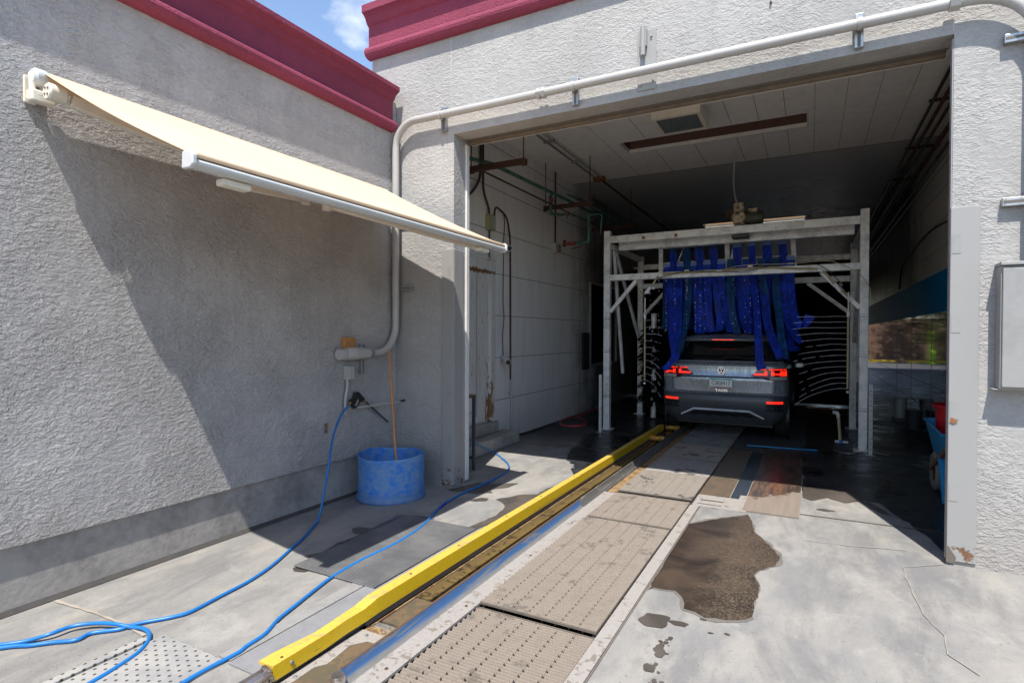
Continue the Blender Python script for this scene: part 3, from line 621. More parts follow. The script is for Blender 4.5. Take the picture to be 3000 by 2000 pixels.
# bay head: soffit lip, dark slot and timber strip
B((OL, BY - .03, OT - .012), (OR, BY + .03, OT - .001)).build('lintel_trim', 'seam', cw)
B((OL, BY + .031, OT - .035), (OR, BY + .07, OT + .03)).build('lintel_board', 'oldtrim', cw, label='timber strip behind the bay head, paint gone')
B((OL, BY + .071, OT - .02), (OR, BY + .12, CE)).build('lintel_back', 'ceil', cw)
B((OL + .001, BY - .02, .02), (OL + .02, BY + .03, OT - .05)).build('jamb_strip', 'white', cw)
B((-4.12, BY + .004, .0), (OL - .001, BY + .01, CE)).build('return_wall', 'panel', cw)
g = G('door_paint_with_rust'); x, y, z = g.xyz(); a = g.noise(9, 6, .65, vec=g.scl(g.pos, (1, 2.5, .8))); b = g.noise(50, 4)
ed = g.math('MULTIPLY', g.ramp(g.math('ABSOLUTE', g.math('SUBTRACT', y, 6.95)), .14, .0), g.ramp(z, 1.5, .35)); tp_ = g.ramp(g.math('ABSOLUTE', g.math('SUBTRACT', z, 2.49)), .05, .0)
f_ = g.ramp(g.math('ADD', a, g.math('MULTIPLY', g.math('ADD', ed, tp_), .26)), .60, .68)
c = g.mix(f_, (.66, .64, .60), g.mix(b, (.10, .055, .03), (.36, .20, .08)))
c = g.mix(g.math('MULTIPLY', g.ramp(g.noise(3, 5, .6, vec=g.scl(g.pos, (1, 5, .4)), off=3), .5, .7), .35), c, (.34, .30, .22))
M['doorpaint'] = g.fin(c, .55, 0, g.bump(f_, .001, .5))
# door in the left tunnel wall (recess is modelled on the face, frame proud)
dr = B((TL + .002, 5.55, .36), (TL + .02, 6.95, 2.50)).build('door', 'doorpaint', cw, label='white painted steel door, rusty at its foot')
for y in (5.62, 6.60): B((TL + .0205, y, .45), (TL + .024, y + .03, 2.44)).build('seam', 'conduit', dr)
f = MB(); f.box((TL + .002, 6.952, .18), (TL + .06, 7.08, 2.69)); f.box((TL + .002, 5.4, 2.502), (TL + .06, 6.952, 2.66)); f.box((TL + .002, 5.4, 2.662), (TL + .075, 7.10, 2.70)); f.box((TL + .002, 5.40, .18), (TL + .06, 5.548, 2.5))
f.build('door_frame', 'doorpaint', cw, bev=.006)
st = MB(); st.box((TL + .002, 5.3, 0), (-3.80, 7.36, .175)); st.box((TL + .002, 5.3, .176), (-4.02, 7.12, .34)); st.build('doorstep', 'base', cw, bev=.02)
# window in the left wall
w = B((TL + .001, 11.15, .98), (TL + .012, 12.9, 2.67)).build('window', 'glassdark', cw)
f = MB(); f.box((TL + .001, 11.11, .94), (TL + .05, 11.15, 2.71)); f.box((TL + .001, 11.15, 2.67), (TL + .05, 12.9, 2.71)); f.box((TL + .001, 11.15, .94), (TL + .05, 12.9, .98)); f.box((TL + .001, 12.9, .94), (TL + .05, 12.94, 2.71))
f.build('frame', 'guard', w)
tag(B((TL + .001, 10.70, .88), (TL + .05, 11.06, 1.64)).build('wall_panel', simple('charred_black_panel', (.018, .018, .018), .7, bumpd=.01, dscale=14), bev=.01), 'blackened flat panel hanging on the left tunnel wall before the window', 'panel')

# ================================================================ AWNING
aw = thing('awning', 'half open beige canvas awning with cream folding arms on the left wall', 'awning', (WX, 1.5, 3.0))
RX_, RZ_ = -3.985, 3.085; FX, FZ = -2.575, 2.405; Y0, Y1 = 1.63, 4.60
MB().tube([(RX_, Y0 - .035, RZ_), (RX_, Y1, RZ_)], .045, 20).build('roller', 'canvas', aw, smooth=True)
fb = MB(); n = 18; k = 30; vs = []; fs = []
def fabz(t, u): return (RZ_ + .046) * (1 - t) + (FZ + .040) * t - .035 * sin(pi * t) * (1 - .35 * cos(2 * pi * u))
for i in range(n + 1):
    t = i / n
    for j in range(k + 1):
        u = j / k; vs.append((RX_ * (1 - t) + (FX + .01) * t, (Y0 - .035) * (1 - u) + (Y1 - .02) * u, fabz(t, u)))
nv = len(vs)
vs += [(a, b, c - .0025) for a, b, c in vs]
for i in range(n):
    for j in range(k):
        a = i * (k + 1) + j; q = (a, a + 1, a + k + 2, a + k + 1); fs.append(q); fs.append(tuple(nv + x for x in q[::-1]))
ed = [j for j in range(k + 1)] + [(i) * (k + 1) + k for i in range(1, n + 1)] + [n * (k + 1) + j for j in range(k - 1, -1, -1)] + [i * (k + 1) for i in range(n - 1, 0, -1)]
for i in range(len(ed)): a, b = ed[i], ed[(i + 1) % len(ed)]; fs.append((a, b, nv + b, nv + a))
fb.add(vs, fs); fb.build('canvas', 'canvas', aw, smooth=True)
# front rail: canvas lip above, dark groove, white tube below
B((FX + .012, Y0 - .02, FZ + .018), (FX + .040, Y1, FZ + .043)).build('canvas_hem', 'canvas', aw, bev=.010)
B((FX - .02, Y0 - .02, FZ + .008), (FX + .034, Y1, FZ + .017)).build('groove', 'seam', aw)
MB().sweep([(-.03, -.026), (.02, -.031), (.045, -.018), (.05, -.002), (.042, .0075), (-.03, .0075)], (FX, Y0 - .02, FZ), (FX, Y1, FZ), 0, (1, 0, 0)).build('front_rail', 'barwhite', aw, bev=.006)
for y in (Y0 - .045, Y1 + .0005):
    MB().sweep([(-.035, -.034), (.025, -.036), (.054, -.02), (.055, .022), (.035, .050), (-.03, .048)], (FX, y, FZ), (FX, y + .024, FZ), 0, (1, 0, 0)).build('end_cap', 'pvc', aw, bev=.006)
# wall brackets, shoulders
for y in (Y0 - .06, 2.55, 3.55, Y1 - .04):
    b = MB(); b.box((WX + .001, y - .03, RZ_ - .14), (WX + .02, y + .03, RZ_ + .02)); b.bar((WX + .01, y, RZ_ - .09), (RX_ + .05, y, RZ_ - .13), .035, .05)
    b.build('wall_bracket', 'cream', aw, bev=.006)
MB().lathe([(0, -.03), (.04, -.03), (.052, -.015), (.052, .03), (.045, .045), (0, .045)], (RX_, Y0 - .05, RZ_), 24, 'y').build('roller_cap', 'barwhite', aw, smooth=True)
sh = MB().lathe([(0, -.035), (.042, -.035), (.049, -.027), (.049, .05), (.04, .06), (0, .06)], (-3.87, Y0 - .02, 2.985), 26, 'y').build('shoulder', 'cream', aw, smooth=True)
hb = MB()
for a in range(4): hb.lathe([(0, -.002), (.0065, -.002), (.0065, .002), (0, .002)], (-3.87 + .024 * cos(a * pi / 2 + .6), Y0 - .057, 2.985 + .024 * sin(a * pi / 2 + .6)), 10, 'y')
hb.build('bolt_hole', 'seam', sh)
bk = MB(); bk.box((-3.99, Y0 - .10, 2.93), (-3.93, Y0 + .02, 3.0)); bk.bar((-3.97, Y0 - .08, 2.97), (RX_, Y0 - .08, RZ_ + .02), .03, .03); bk.build('bracket', 'cream', aw, bev=.01)
EL = (-3.66, 3.25, 2.70); ER = (-3.05, 3.35, 2.62)
for (a, e, d, dy) in (((-3.86, Y0 + .06, 2.965), EL, (-2.625, 1.88, 2.375), .0), ((-3.86, Y1 - .12, 2.965), (-3.05, 2.9, 2.52), (-2.625, 4.33, 2.375), .0)):
    ar = MB().bar(a, e, .045, .07).build('arm', 'cream', aw, bev=.008)
    MB().bar(e, d, .04, .052).build('forearm', 'cream', ar, bev=.008)
    MB().lathe([(0, -.04), (.035, -.04), (.035, .04), (0, .04)], e, 18).build('elbow', 'cream', ar, smooth=True)
    B((d[0] - .02, d[1] - .10, d[2] - .035), (d[0] + .045, d[1] + .06, d[2] + .0)).build('rail_shoe', 'cream', ar, bev=.008)

# ================================================================ CONDUIT over the bay, clamps on strut pieces
cd = thing('conduit', 'long grey painted conduit bending over the bay and down into the corner', 'conduit', (-4.0, 4.8, 0))
PY = 4.79; PX = -4.005
pth = [(PX, 4.34, 1.405), (PX, 4.42, 1.405)]
for a in range(0, 91, 9): pth.append((PX, 4.49 + .30 * sin(radians(a)), 1.705 - .30 * cos(radians(a))))
pth += [(PX, PY, 2.4), (PX, PY, 3.4)]
for a in range(0, 91, 9): pth.append((PX + .26 * (1 - cos(radians(a))), PY, 3.62 + .26 * sin(radians(a))))
pth += [(-3.0, PY, 3.873), (-1., PY, 3.867), (.55, PY, 3.86)]
for a in range(0, 91, 9): pth.append((.93 + .36 * sin(radians(a)), PY, 3.50 + .36 * cos(radians(a))))
pth += [(1.29, PY, 2.6), (1.29, PY, 2.10)]
MB().tube(pth, .038, 16).build('pipe', 'conduit', cd, smooth=True)
def clamp_h(x, z):
    c = MB(); c.box((x - .028, FY - .045, z - .15), (x + .028, FY - .002, z + .10)); o_ = c.build('clamp', 'galv', cd, bev=.003)
    B((x - .010, FY - .047, z - .145), (x + .010, FY - .0455, z - .045)).build('slot', 'seam', o_)
    MB().lathe([(.039, -.014), (.045, -.014), (.045, .014), (.039, .014)], (x, PY, z), 18, 'x', True).build('strap', 'conduit', o_, smooth=True)
clamp_h(-3.41, 3.872); clamp_h(-1.935, 3.868); clamp_h(.295, 3.862)
for x in (-2.28, -2.23): MB().lathe([(0, -.018), (.052, -.018), (.052, .018), (0, .018)], (x, PY, 3.869), 6, 'x').build('coupling', 'conduit', cd, bev=.004)
MB().lathe([(0, -.03), (.055, -.03), (.055, .03), (0, .03)], (.843, PY, 3.861), 8, 'x').build('coupling', 'conduit', cd, bev=.004)
for z in (2.85, 2.10):   # struts beside the vertical run
    c = MB(); c.box((PX + .02, FY - .05, z - .025), (PX + .19, FY - .002, z + .025)); o_ = c.build('clamp', 'galv', cd, bev=.003)
    B((PX + .05, FY - .052, z - .006), (PX + .185, FY - .0505, z + .006)).build('slot', 'seam', o_)
for z in (3.57, 2.49):
    c = MB(); c.box((1.12, FY - .05, z - .028), (1.4, FY - .002, z + .028)); o_ = c.build('clamp', 'galv', cd, bev=.003)
    B((1.125, FY - .052, z - .009), (1.4, FY - .0505, z + .009)).build('slot', 'seam', o_)
# pull fitting at the lower end
lb = MB().lathe([(0, -.14), (.05, -.138), (.062, -.12), (.064, .10), (.055, .14), (.045, .17), (.045, .20), (0, .20)], (PX, 4.17, 1.405), 20, 'y').build('pull_fitting', 'conduit', cd, smooth=True)
B((PX + .058, 4.12, 1.362), (PX + .070, 4.33, 1.448)).build('cover', 'conduit', lb, bev=.02)
MB().lathe([(0, -.035), (.05, -.035), (.056, -.02), (.056, .035), (0, .035)], (PX, 3.985, 1.40), 20, 'y').build('end_hub', 'conduit', lb, smooth=True)
c = MB(); c.box((WX + .001, 4.285, 1.20), (WX + .045, 4.325, 1.50)); o_ = c.build('clamp', 'galv', cd, bev=.003)
B((WX + .046, 4.30, 1.205), (WX + .0475, 4.312, 1.495)).build('slot', 'seam', o_)
MB().lathe([(.039, -.012), (.047, -.012), (.047, .012), (.039, .012)], (PX, 4.40, 1.405), 18, 'y', True).build('strap', 'galv', cd, smooth=True)
tag(B((WX + .001, 4.045, 1.455), (WX + .045, 4.20, 1.565)).build('wood_block', 'wood', bev=.004), 'small orange wood block on the shaded wall above the grey pull fitting', 'wood block')
ob = thing('outlet_box', 'weatherproof grey outlet box with a short bent conduit below it', 'outlet box', (WX, 4.1, 1.2))
B((WX + .001, 4.075, 1.145), (WX + .055, 4.165, 1.285)).build('box', 'conduit', ob, bev=.006)
B((WX + .056, 4.082, 1.15), (WX + .075, 4.158, 1.28)).build('cover', 'conduit', ob, bev=.006)
MB().tube(smoothp([(WX + .03, 4.10, 1.145), (WX + .03, 4.10, 1.07), (WX + .028, 4.08, .98), (WX + .025, 4.075, .88), (WX + .02, 4.09, .80)]), .014, 10).build('conduit_stub', 'conduit', ob, smooth=True)
wb = thing('wall_bracket', 'white painted steel bracket with a vertical pin above the bay', 'bracket', (-1.28, FY, 4))
B((-1.36, FY - .012, 3.735), (-1.20, FY - .001, 4.25)).build('plate', 'guard', wb, bev=.002)
MB().tube([(-1.305, FY - .05, 4.02), (-1.305, FY - .05, 4.27)], .022, 12).build('pin', 'guard', wb, smooth=True)
B((-1.335, FY - .05, 4.10), (-1.275, FY - .012, 4.26)).build('pin_mount', 'guard', wb, bev=.004)
for x, z in ((-1.335, 3.78), (-1.225, 3.80), (-1.24, 4.19)): MB().lathe([(0, -.01), (.009, -.01), (.009, .006), (0, .006)], (x, FY - .018, z), 6, 'y').build('bolt', 'galv', wb)
cb = thing('electrical_cabinet', 'pale grey steel cabinet mounted at the right edge of the front wall', 'electrical cabinet', (1.3, FY, 1.2))
B((1.10, FY - .12, 1.25), (1.95, FY - .002, 2.06)).build('body', 'guard', cb, bev=.006)
B((1.108, FY - .135, 1.262), (1.945, FY - .1205, 2.045)).build('door', 'guard', cb, bev=.006)
B((1.07, FY - .105, 1.245), (1.99, FY - .003, 1.249)).build('rim', 'conduit', cb)
B((1.095, FY - .145, 2.062), (1.955, FY - .002, 2.085)).build('hood', 'guard', cb, bev=.004)
# small anchors left in the wall
for i, (x, z) in enumerate([(-.83, 4.55), (-.30, 4.22), (.05, 4.31), (.42, 4.52)]):
    tag(MB().lathe([(0, -.012), (.008, -.012), (.010, .002), (0, .002)], (x, FY - .008, z), 8, 'y').build('wall_anchor', 'rustbar'), ['tiny rusty anchor stub high above the conduit, nearest to the white bracket', 'tiny rusty anchor stub low, just above the conduit left of the middle clamp', 'tiny rusty anchor stub right above the middle conduit clamp', 'tiny rusty anchor stub farthest right and high above the conduit'][i], 'anchor', 'anchor stubs above the bay')

# ================================================================ CORNER: barrel, broom handle, spray gun, hoses
bx, by = -3.70, 4.36; bz = gzf(bx, by)
br = thing('plastic_barrel', 'cut down scuffed blue plastic barrel holding a broom handle in the corner', 'barrel', (bx, by, bz))
pr = [(0, .012), (.318, .012), (.332, .0), (.342, .012), (.344, .03), (.332, .05), (.326, .07), (.326, .40), (.331, .425), (.328, .435), (.321, .43), (.318, .40), (.318, .06), (.30, .03), (0, .03)]
o = MB().lathe(pr, (bx, by, bz), 56).build('shell', 'bucketblue', br, smooth=True)
for v in o.data.vertices:      # uneven, wavy cut rim
    if v.co.z > .3: a = atan2(v.co.y, v.co.x); v.co.z += .010 * sin(2 * a + 1) + .003 * sin(5 * a)
tag(MB().tube([(-3.591,4.340,0.173), (-3.663,4.380,0.395), (-3.991,4.660,1.454)], .0135, 12).build('broom_handle', 'handle', smooth=True), 'orange wooden broom handle leaning out of the blue barrel', 'broom handle')
sg = thing('pressure_gun', 'black trigger spray gun with a thin steel lance hanging on the shaded wall', 'spray gun', (-4.03, 4.15, .85))
gy = [(p[1], p[2]) for p in [(-4.030,4.191,1.016),(-4.030,4.237,1.015),(-4.030,4.327,0.940),(-4.030,4.315,0.919),(-4.030,4.276,0.909),(-4.030,4.256,0.916),(-4.030,4.210,0.858),(-4.030,4.172,0.854),(-4.030,4.146,0.898),(-4.030,4.127,0.924),(-4.030,4.127,0.943),(-4.030,4.180,0.962)]]
gi = [(p[1], p[2]) for p in [(-4.030,4.220,0.944),(-4.030,4.233,0.935),(-4.030,4.195,0.876),(-4.030,4.177,0.884)]]
MB().prism([(-4.05, a, b) for a, b in gy], (.036, 0, 0)).build('body', 'black', sg, bev=.006)
MB().prism([(-4.052, a, b) for a, b in gi], (.040, 0, 0)).build('grip_opening', 'base', sg)
MB().tube([(-4.030,4.319,0.926), (-4.030,4.346,0.907)], .010, 10).build('coupler', 'brass', sg, smooth=True)
MB().tube([(-4.030,4.138,0.926), (-4.030,4.123,0.903)], .011, 10).build('coupler', 'brass', sg, smooth=True)
MB().tube([(-4.030,4.342,0.909), (-4.020,4.674,0.654)], .010, 10).build('lance', 'tablesteel', sg, smooth=True)
rk = thing('gun_holder', 'thin grey steel rod running from the spray gun to the corner', 'holder', (-4.05, 4.2, .8))
MB().tube([(-4.030,4.214,0.858), (-4.000,4.370,0.859), (-3.95, 4.80, .865)], .010, 8).build('rod', 'conduit', rk, smooth=True)
MB().tube([(-3.955, 4.79, .865), (-3.95, 4.875, .87)], .012, 8).build('rod_end', 'cable', rk, smooth=True)
rc = thing('wall_socket', 'old weathered socket plate low on the shaded left wall', 'socket', (WX, 3.8, .6))
B((WX + .001, (-4.070,3.806,0.763)[1], (-4.070,3.806,0.657)[2]), (WX + .006, (-4.070,3.876,0.753)[1], (-4.070,3.806,0.757)[2])).build('plate', 'base', rc, bev=.003)
y_, z_ = (-4.070,3.847,0.726)[1:]; B((WX + .0065, y_ - .018, z_ - .02), (WX + .012, y_ + .012, z_ + .02)).build('socket', 'rusthook', rc)
y_, z_ = (-4.070,3.847,0.676)[1:]; B((WX + .0065, y_ - .018, z_ - .02), (WX + .010, y_ + .012, z_ + .02)).build('socket', 'seam', rc)
def onfloor(P, r=.011): return [Vector((p.x, p.y, max(p.z, gzf(p.x, p.y) + r))) for p in P]
# hose from the gun, down the wall and out over the floor
h1 = [(-4.030,4.099,0.887),(-4.000,3.982,0.820),(-3.950,3.870,0.732),(-3.880,3.753,0.628),(-3.820,3.669,0.541),(-3.760,3.591,0.433),(-3.690,3.510,0.332),(-3.600,3.409,0.245)]
h2 = [(-4.440,4.224,-0.028),(-4.136,3.905,-0.028),(-3.727,3.434,-0.016),(-3.518,3.095,-0.009),(-3.385,2.837,-0.004),(-3.266,2.597,-0.000),(-3.190,2.374,0.002),(-3.157,2.160,0.003),(-3.126,1.950,0.004),(-3.151,1.869,0.004),(-3.195,1.810,0.002),(-3.241,1.754,0.001),(-3.272,1.699,-0.000),(-3.288,1.647,-0.001),(-3.381,1.559,-0.004),(-3.375,1.486,-0.004),(-3.460,1.421,-0.007),(-3.534,1.353,-0.009),(-3.599,1.314,-0.011),(-3.679,1.245,-0.014)]
hA = thing('blue_hose', 'glossy blue pressure hose running from the wall gun and looping at the lower left', 'hose', (-3.5, 3.2, 0))
MB().tube(onfloor(smoothp(h1[:-2] + h2[2:], 6)), .0105, 12).build('hose', 'bluehose', hA, smooth=True)
h3 = [(-3.713,1.256,-0.013),(-3.653,1.309,-0.011),(-3.601,1.366,-0.009),(-3.536,1.439,-0.007),(-3.525,1.531,-0.007),(-3.447,1.604,-0.004),(-3.327,1.651,-0.000),(-3.249,1.688,0.002),(-3.181,1.706,0.005),(-3.097,1.697,0.007),(-3.017,1.651,0.010),(-2.955,1.584,0.012),(-2.923,1.524,0.013),(-2.890,1.420,0.014),(-2.869,1.316,0.014),(-2.859,1.245,0.014)]
for i in range(len(h3)):
    if 2 < i < 7: h3[i] = (h3[i][0], h3[i][1], h3[i][2] + .016)
MB().tube(smoothp(h3, 6), .0105, 12).build('hose_loop', 'bluehose', hA, smooth=True)
h4 = [(-3.95, 5.62, .42)] + [(-3.815,6.123,0.190),(-3.708,6.274,0.100),(-3.714,6.468,0.012),(-3.402,6.167,0.012),(-3.219,5.945,0.012),(-3.119,5.751,0.012),(-3.079,5.562,0.012),(-3.051,5.257,0.011),(-3.055,5.081,0.009),(-3.060,4.913,0.007),(-3.066,4.693,0.006)] + [(-3.049,4.498,0.007),(-3.002,4.236,0.009),(-2.938,4.027,0.011),(-2.850,3.796,0.012),(-2.791,3.545,0.012),(-2.764,3.276,0.012),(-2.773,2.964,0.012),(-2.750,2.673,0.012),(-2.708,2.491,0.012),(-2.651,2.290,0.012),(-2.600,2.112,0.012),(-2.535,1.977,0.012),(-2.516,1.853,0.012)] + [(-2.501,1.792,0.012),(-2.509,1.630,0.012),(-2.503,1.518,0.012),(-2.488,1.414,0.012)]
hB = thing('blue_hose', 'long blue hose crossing the floor diagonally from the doorstep to the bottom edge', 'hose', (-2.8, 4, 0))
MB().tube(smoothp(h4[2:], 6), .0105, 12).build('hose', 'bluehose', hB, smooth=True)
MB().tube(smoothp(h4[:3], 6), .0095, 12).build('hose_end', 'paleblue', hB, smooth=True)
a_, b_ = Vector((-3.031,4.362,0.008)), Vector((-2.983,4.169,0.009)); MB().tube([a_, b_], .0125, 12).build('splice', 'navy', hB, smooth=True)

# ================================================================ FLOOR MATS AND PLATES
tag(B((-3.12, 2.66, .004), (-2.40, 3.88, .013)).build('rubber_mat', 'mat', bev=.003), 'ribbed black rubber mat lying on concrete left of the yellow rail', 'rubber mat')
pm = thing('perforated_mat', 'grey perforated mat with rows of holes at the bottom left', 'mat', (-2.8, 1.2, 0))
B((-3.00, .7, -.004), (-2.50, 1.725, .011)).build('mat', 'perf', pm, bev=.003)
B((-3.075, .7, -.004), (-3.025, 1.66, .010)).build('edge_strip', 'perf', pm, bev=.003)
fp = thing('floor_plate', 'smooth grey steel plate let into concrete beside the start of the yellow rail', 'floor plate', (-2.35, 2, 0))
B((-2.47, 1.72, .003), (-2.17, 2.66, .0075)).build('plate', simple('smooth_grey_plate', (.235, .237, .243), .45, dirt=.3, dscale=4), fp)
B((-2.575, 1.74, .0025), (-2.485, 2.66, .006)).build('edge_frame', simple('grey_edge_frame', (.26, .255, .245), .6, dirt=.3, dscale=6), fp)

# ================================================================ CONVEYOR
cv = thing('wheel_guide', 'bright yellow painted steel wheel guide rail running into the wash bay', 'guide rail', (-2.1, 1.7, 0))
path = [(1.70, -.045), (1.78, -.042), (2.0, -.036), (2.15, -.024), (2.28, -.012), (2.38, .0), (5., 0), (9.25, .0)]
vs = []; k = len(path)
top = MB(); side = MB()
for (y, o_) in path:
    zt = .098 if y < 2.1 else (.108 if y < 2.3 else .128); zb = zt - (.068 if y < 2.3 else .082); X0 = -2.118 + o_ * .25
    bk = .03 if y < 1.8 else (.012 if 2.2 < y < 2.5 else 0)
    top.v += [(X0 - .066 - bk, y, zt - .014), (X0 - .066 - bk, y, zt - .002), (X0, y, zt + .001), (X0, y, zt - .014)]
    side.v += [(X0 - .004, y, zt - .014), (X0 + .003, y, zt - .001), (X0 + .006, y, zb), (X0 - .004, y, zb - .001)]
for mb in (top, side):
    for i in range(k - 1):
        for j in range(4): mb.f.append((i * 4 + j, i * 4 + (j + 1) % 4, (i + 1) * 4 + (j + 1) % 4, (i + 1) * 4 + j))
    mb.f += [(0, 1, 2, 3), tuple((k - 1) * 4 + j for j in (3, 2, 1, 0))]
top.build('top_flange', 'yellowtop', cv); side.build('face', 'yellow', cv)
B((-2.180, 2.3, .004), (-2.125, 9.25, .110)).build('web', 'seam', cv)
B((-2.185, 1.72, .004), (-2.145, 2.3, .08)).build('web', 'seam', cv)
for y in (1.77, 2.33, 2.72, 3.25, 3.95, 4.6, 5.4): MB().lathe([(0, 0), (.008, 0), (.008, .003), (0, .003)], (-2.155, y, .097 if y < 2.2 else (.110 if y < 2.35 else .1275)), 8).build('bolt', 'rustbar', cv)
MB().lathe([(0, -.003), (.010, -.003), (.010, .004), (0, .004)], (-2.1215, 1.80, .068), 10, 'x').build('bolt', 'galv', cv)
pe = thing('entry_pipe', 'scuffed stainless pipe welded to the near end of the yellow rail', 'pipe', (-2.12, 1.4, .1))
MB().tube([(-2.160, 1.675, .055), (-2.18, 1.0, .05)], .036, 24).build('pipe', 'chromepipe', pe, smooth=True)
w_ = MB(); r_ = random.Random(4)
for i in range(16): a = 2 * pi * i / 16; w_.lathe([(0, -.01), (.010, -.006), (.012, 0), (.010, .006), (0, .01)], (-2.160 + .034 * cos(a), 1.690 + r_.uniform(-.008, .008), .057 + .034 * sin(a)), 8)
w_.build('weld', 'chromepipe', pe, smooth=True)
# roller track inside the slot
tk = thing('roller_track', 'wet ochre steel track and black slot between the yellow and blue rails', 'conveyor track', (-2., 2.7, 0))
B((-2.118, 2.30, -.012), (-2.107, 9.3, .001)).build('ledge', 'rustrail', tk)
B((-2.105, 2.72, -.050), (-2.010, 6.4, -.002)).build('track', 'track', tk, label='sunlit wet ochre stretch of the track')
B((-2.105, 6.41, -.050), (-2.010, 14.2, -.006)).build('track', 'track', tk)
B((-1.93, 2.72, -.06), (-1.884, 6.6, .004)).build('far_edge', 'rustrail', tk)
B((-1.93, 6.62, -.06), (-1.884, 14.2, .004)).build('far_edge', 'dark', tk)
tp = thing('cover_plate', 'rust edged brown cover plates over the conveyor slot start', 'cover plate', (-2., 1.8, 0))
P1 = B((-2.145, .91, -.012), (-1.87, 2.26, .002)).build('plate', 'wetplate', tp)
e_ = MB().prism([(p[0], p[1], .0025) for p in [(-2.13, 1.62), (-2.08, 1.66), (-2.085, 1.9), (-2.05, 1.95), (-2.07, 2.12), (-2.02, 2.19), (-1.90, 2.20), (-1.87, 2.27), (-2.13, 2.27)]], (0, 0, .0015)).build('dusty_margin', 'flange', tp)
B((-2.12, 2.275, -.03), (-1.87, 2.33, .001)).build('cross_bar', 'rustrail', tp, bev=.004)
B((-2.12, 2.335, -.03), (-1.87, 2.385, -.004)).build('cross_bar', 'galv', tp, bev=.006)
B((-2.095, 2.39, -.012), (-1.87, 2.70, .002)).build('plate', 'wetplate', tp)
for x, y in ((-2.10, 1.80), (-2.06, 2.23), (-2.0, 2.30), (-1.95, 2.30)): MB().lathe([(0, 0), (.011, 0), (.008, .006), (0, .007)], (x, y, .0045), 8).build('bolt', 'galv', tp)
# curved blue guide and its steel continuation
prof = [(0, .083), (.006, .086), (.012, .083), (.016, .050), (.024, .022), (.042, .008), (.135, .004), (.135, -.004), (.045, -.002), (.018, .015), (.004, .055)]
bl = thing('inner_guide', 'curved guide rail with worn blue paint between slot and gratings', 'guide rail', (-1.86, 1.85, 0))
MB().sweep([q for q in prof[:5]] + prof[8:], (-1.878, 1.86, 0), (-1.878, 4.84, 0), 0, (1, 0, 0)).build('rail', 'bluerail', bl, smooth=True)
B((-1.86, .91, -.01), (-1.722, 5.45, .0055)).build('flange', 'flange', bl)
for y in (2.05, 2.75, 3.6, 4.4): MB().lathe([(0, 0), (.010, 0), (.008, .004), (0, .005)], (-1.77, y, .006), 8).build('bolt', 'rustbar', bl)
MB().lathe([(0, -.02), (.03, -.02), (.036, 0), (.03, .02), (0, .02)], (-1.86, 1.83, .05), 14).build('end_stub', 'chromepipe', bl, smooth=True)
for i, (ya, yb, lab) in enumerate(((4.865, 6.55, 'scraped grey steel guide rail right after the blue one'), (6.58, 10.2, 'dark steel guide rail beside the gratings in the bay shade'), (10.22, 14.2, 'dark steel guide rail under the car'))):
    t_ = thing('inner_guide', lab, 'guide rail', (-1.86, ya, 0))
    MB().sweep([q for q in prof[:5]] + prof[8:], (-1.878, ya, 0), (-1.878, yb, 0), 0, (1, 0, 0)).build('rail', 'steel2', t_, smooth=True)
    B((-1.815, ya if i else 5.47, -.01), (-1.722, yb, .0055)).build('flange', 'rustrail', t_)
# conveyor rollers
for i, y in enumerate((8.42, 9.50)):
    t_ = thing('conveyor_roller', ('pair of amber conveyor rollers, the nearer pair in the slot', 'pair of amber conveyor rollers, the pair just behind the car tyre')[i], 'roller', (-2.02, y, 0), 'amber rollers of the conveyor')
    for x in (-2.085, -1.955):
        MB().lathe([(0, -.05), (.038, -.05), (.042, -.042), (.042, .042), (.038, .05), (0, .05)], (x, y, .045), 20, 'x').build('wheel', 'rollerorange', t_, smooth=True)
    MB().lathe([(0, -.02), (.03, -.02), (.03, .02), (0, .02)], (-2.02, y, .045), 16, 'x').build('axle', 'yellow', t_, smooth=True)

M['gratedark'] = simple('dark_grating_frame', (.15, .125, .10), .7, dirt=.5)
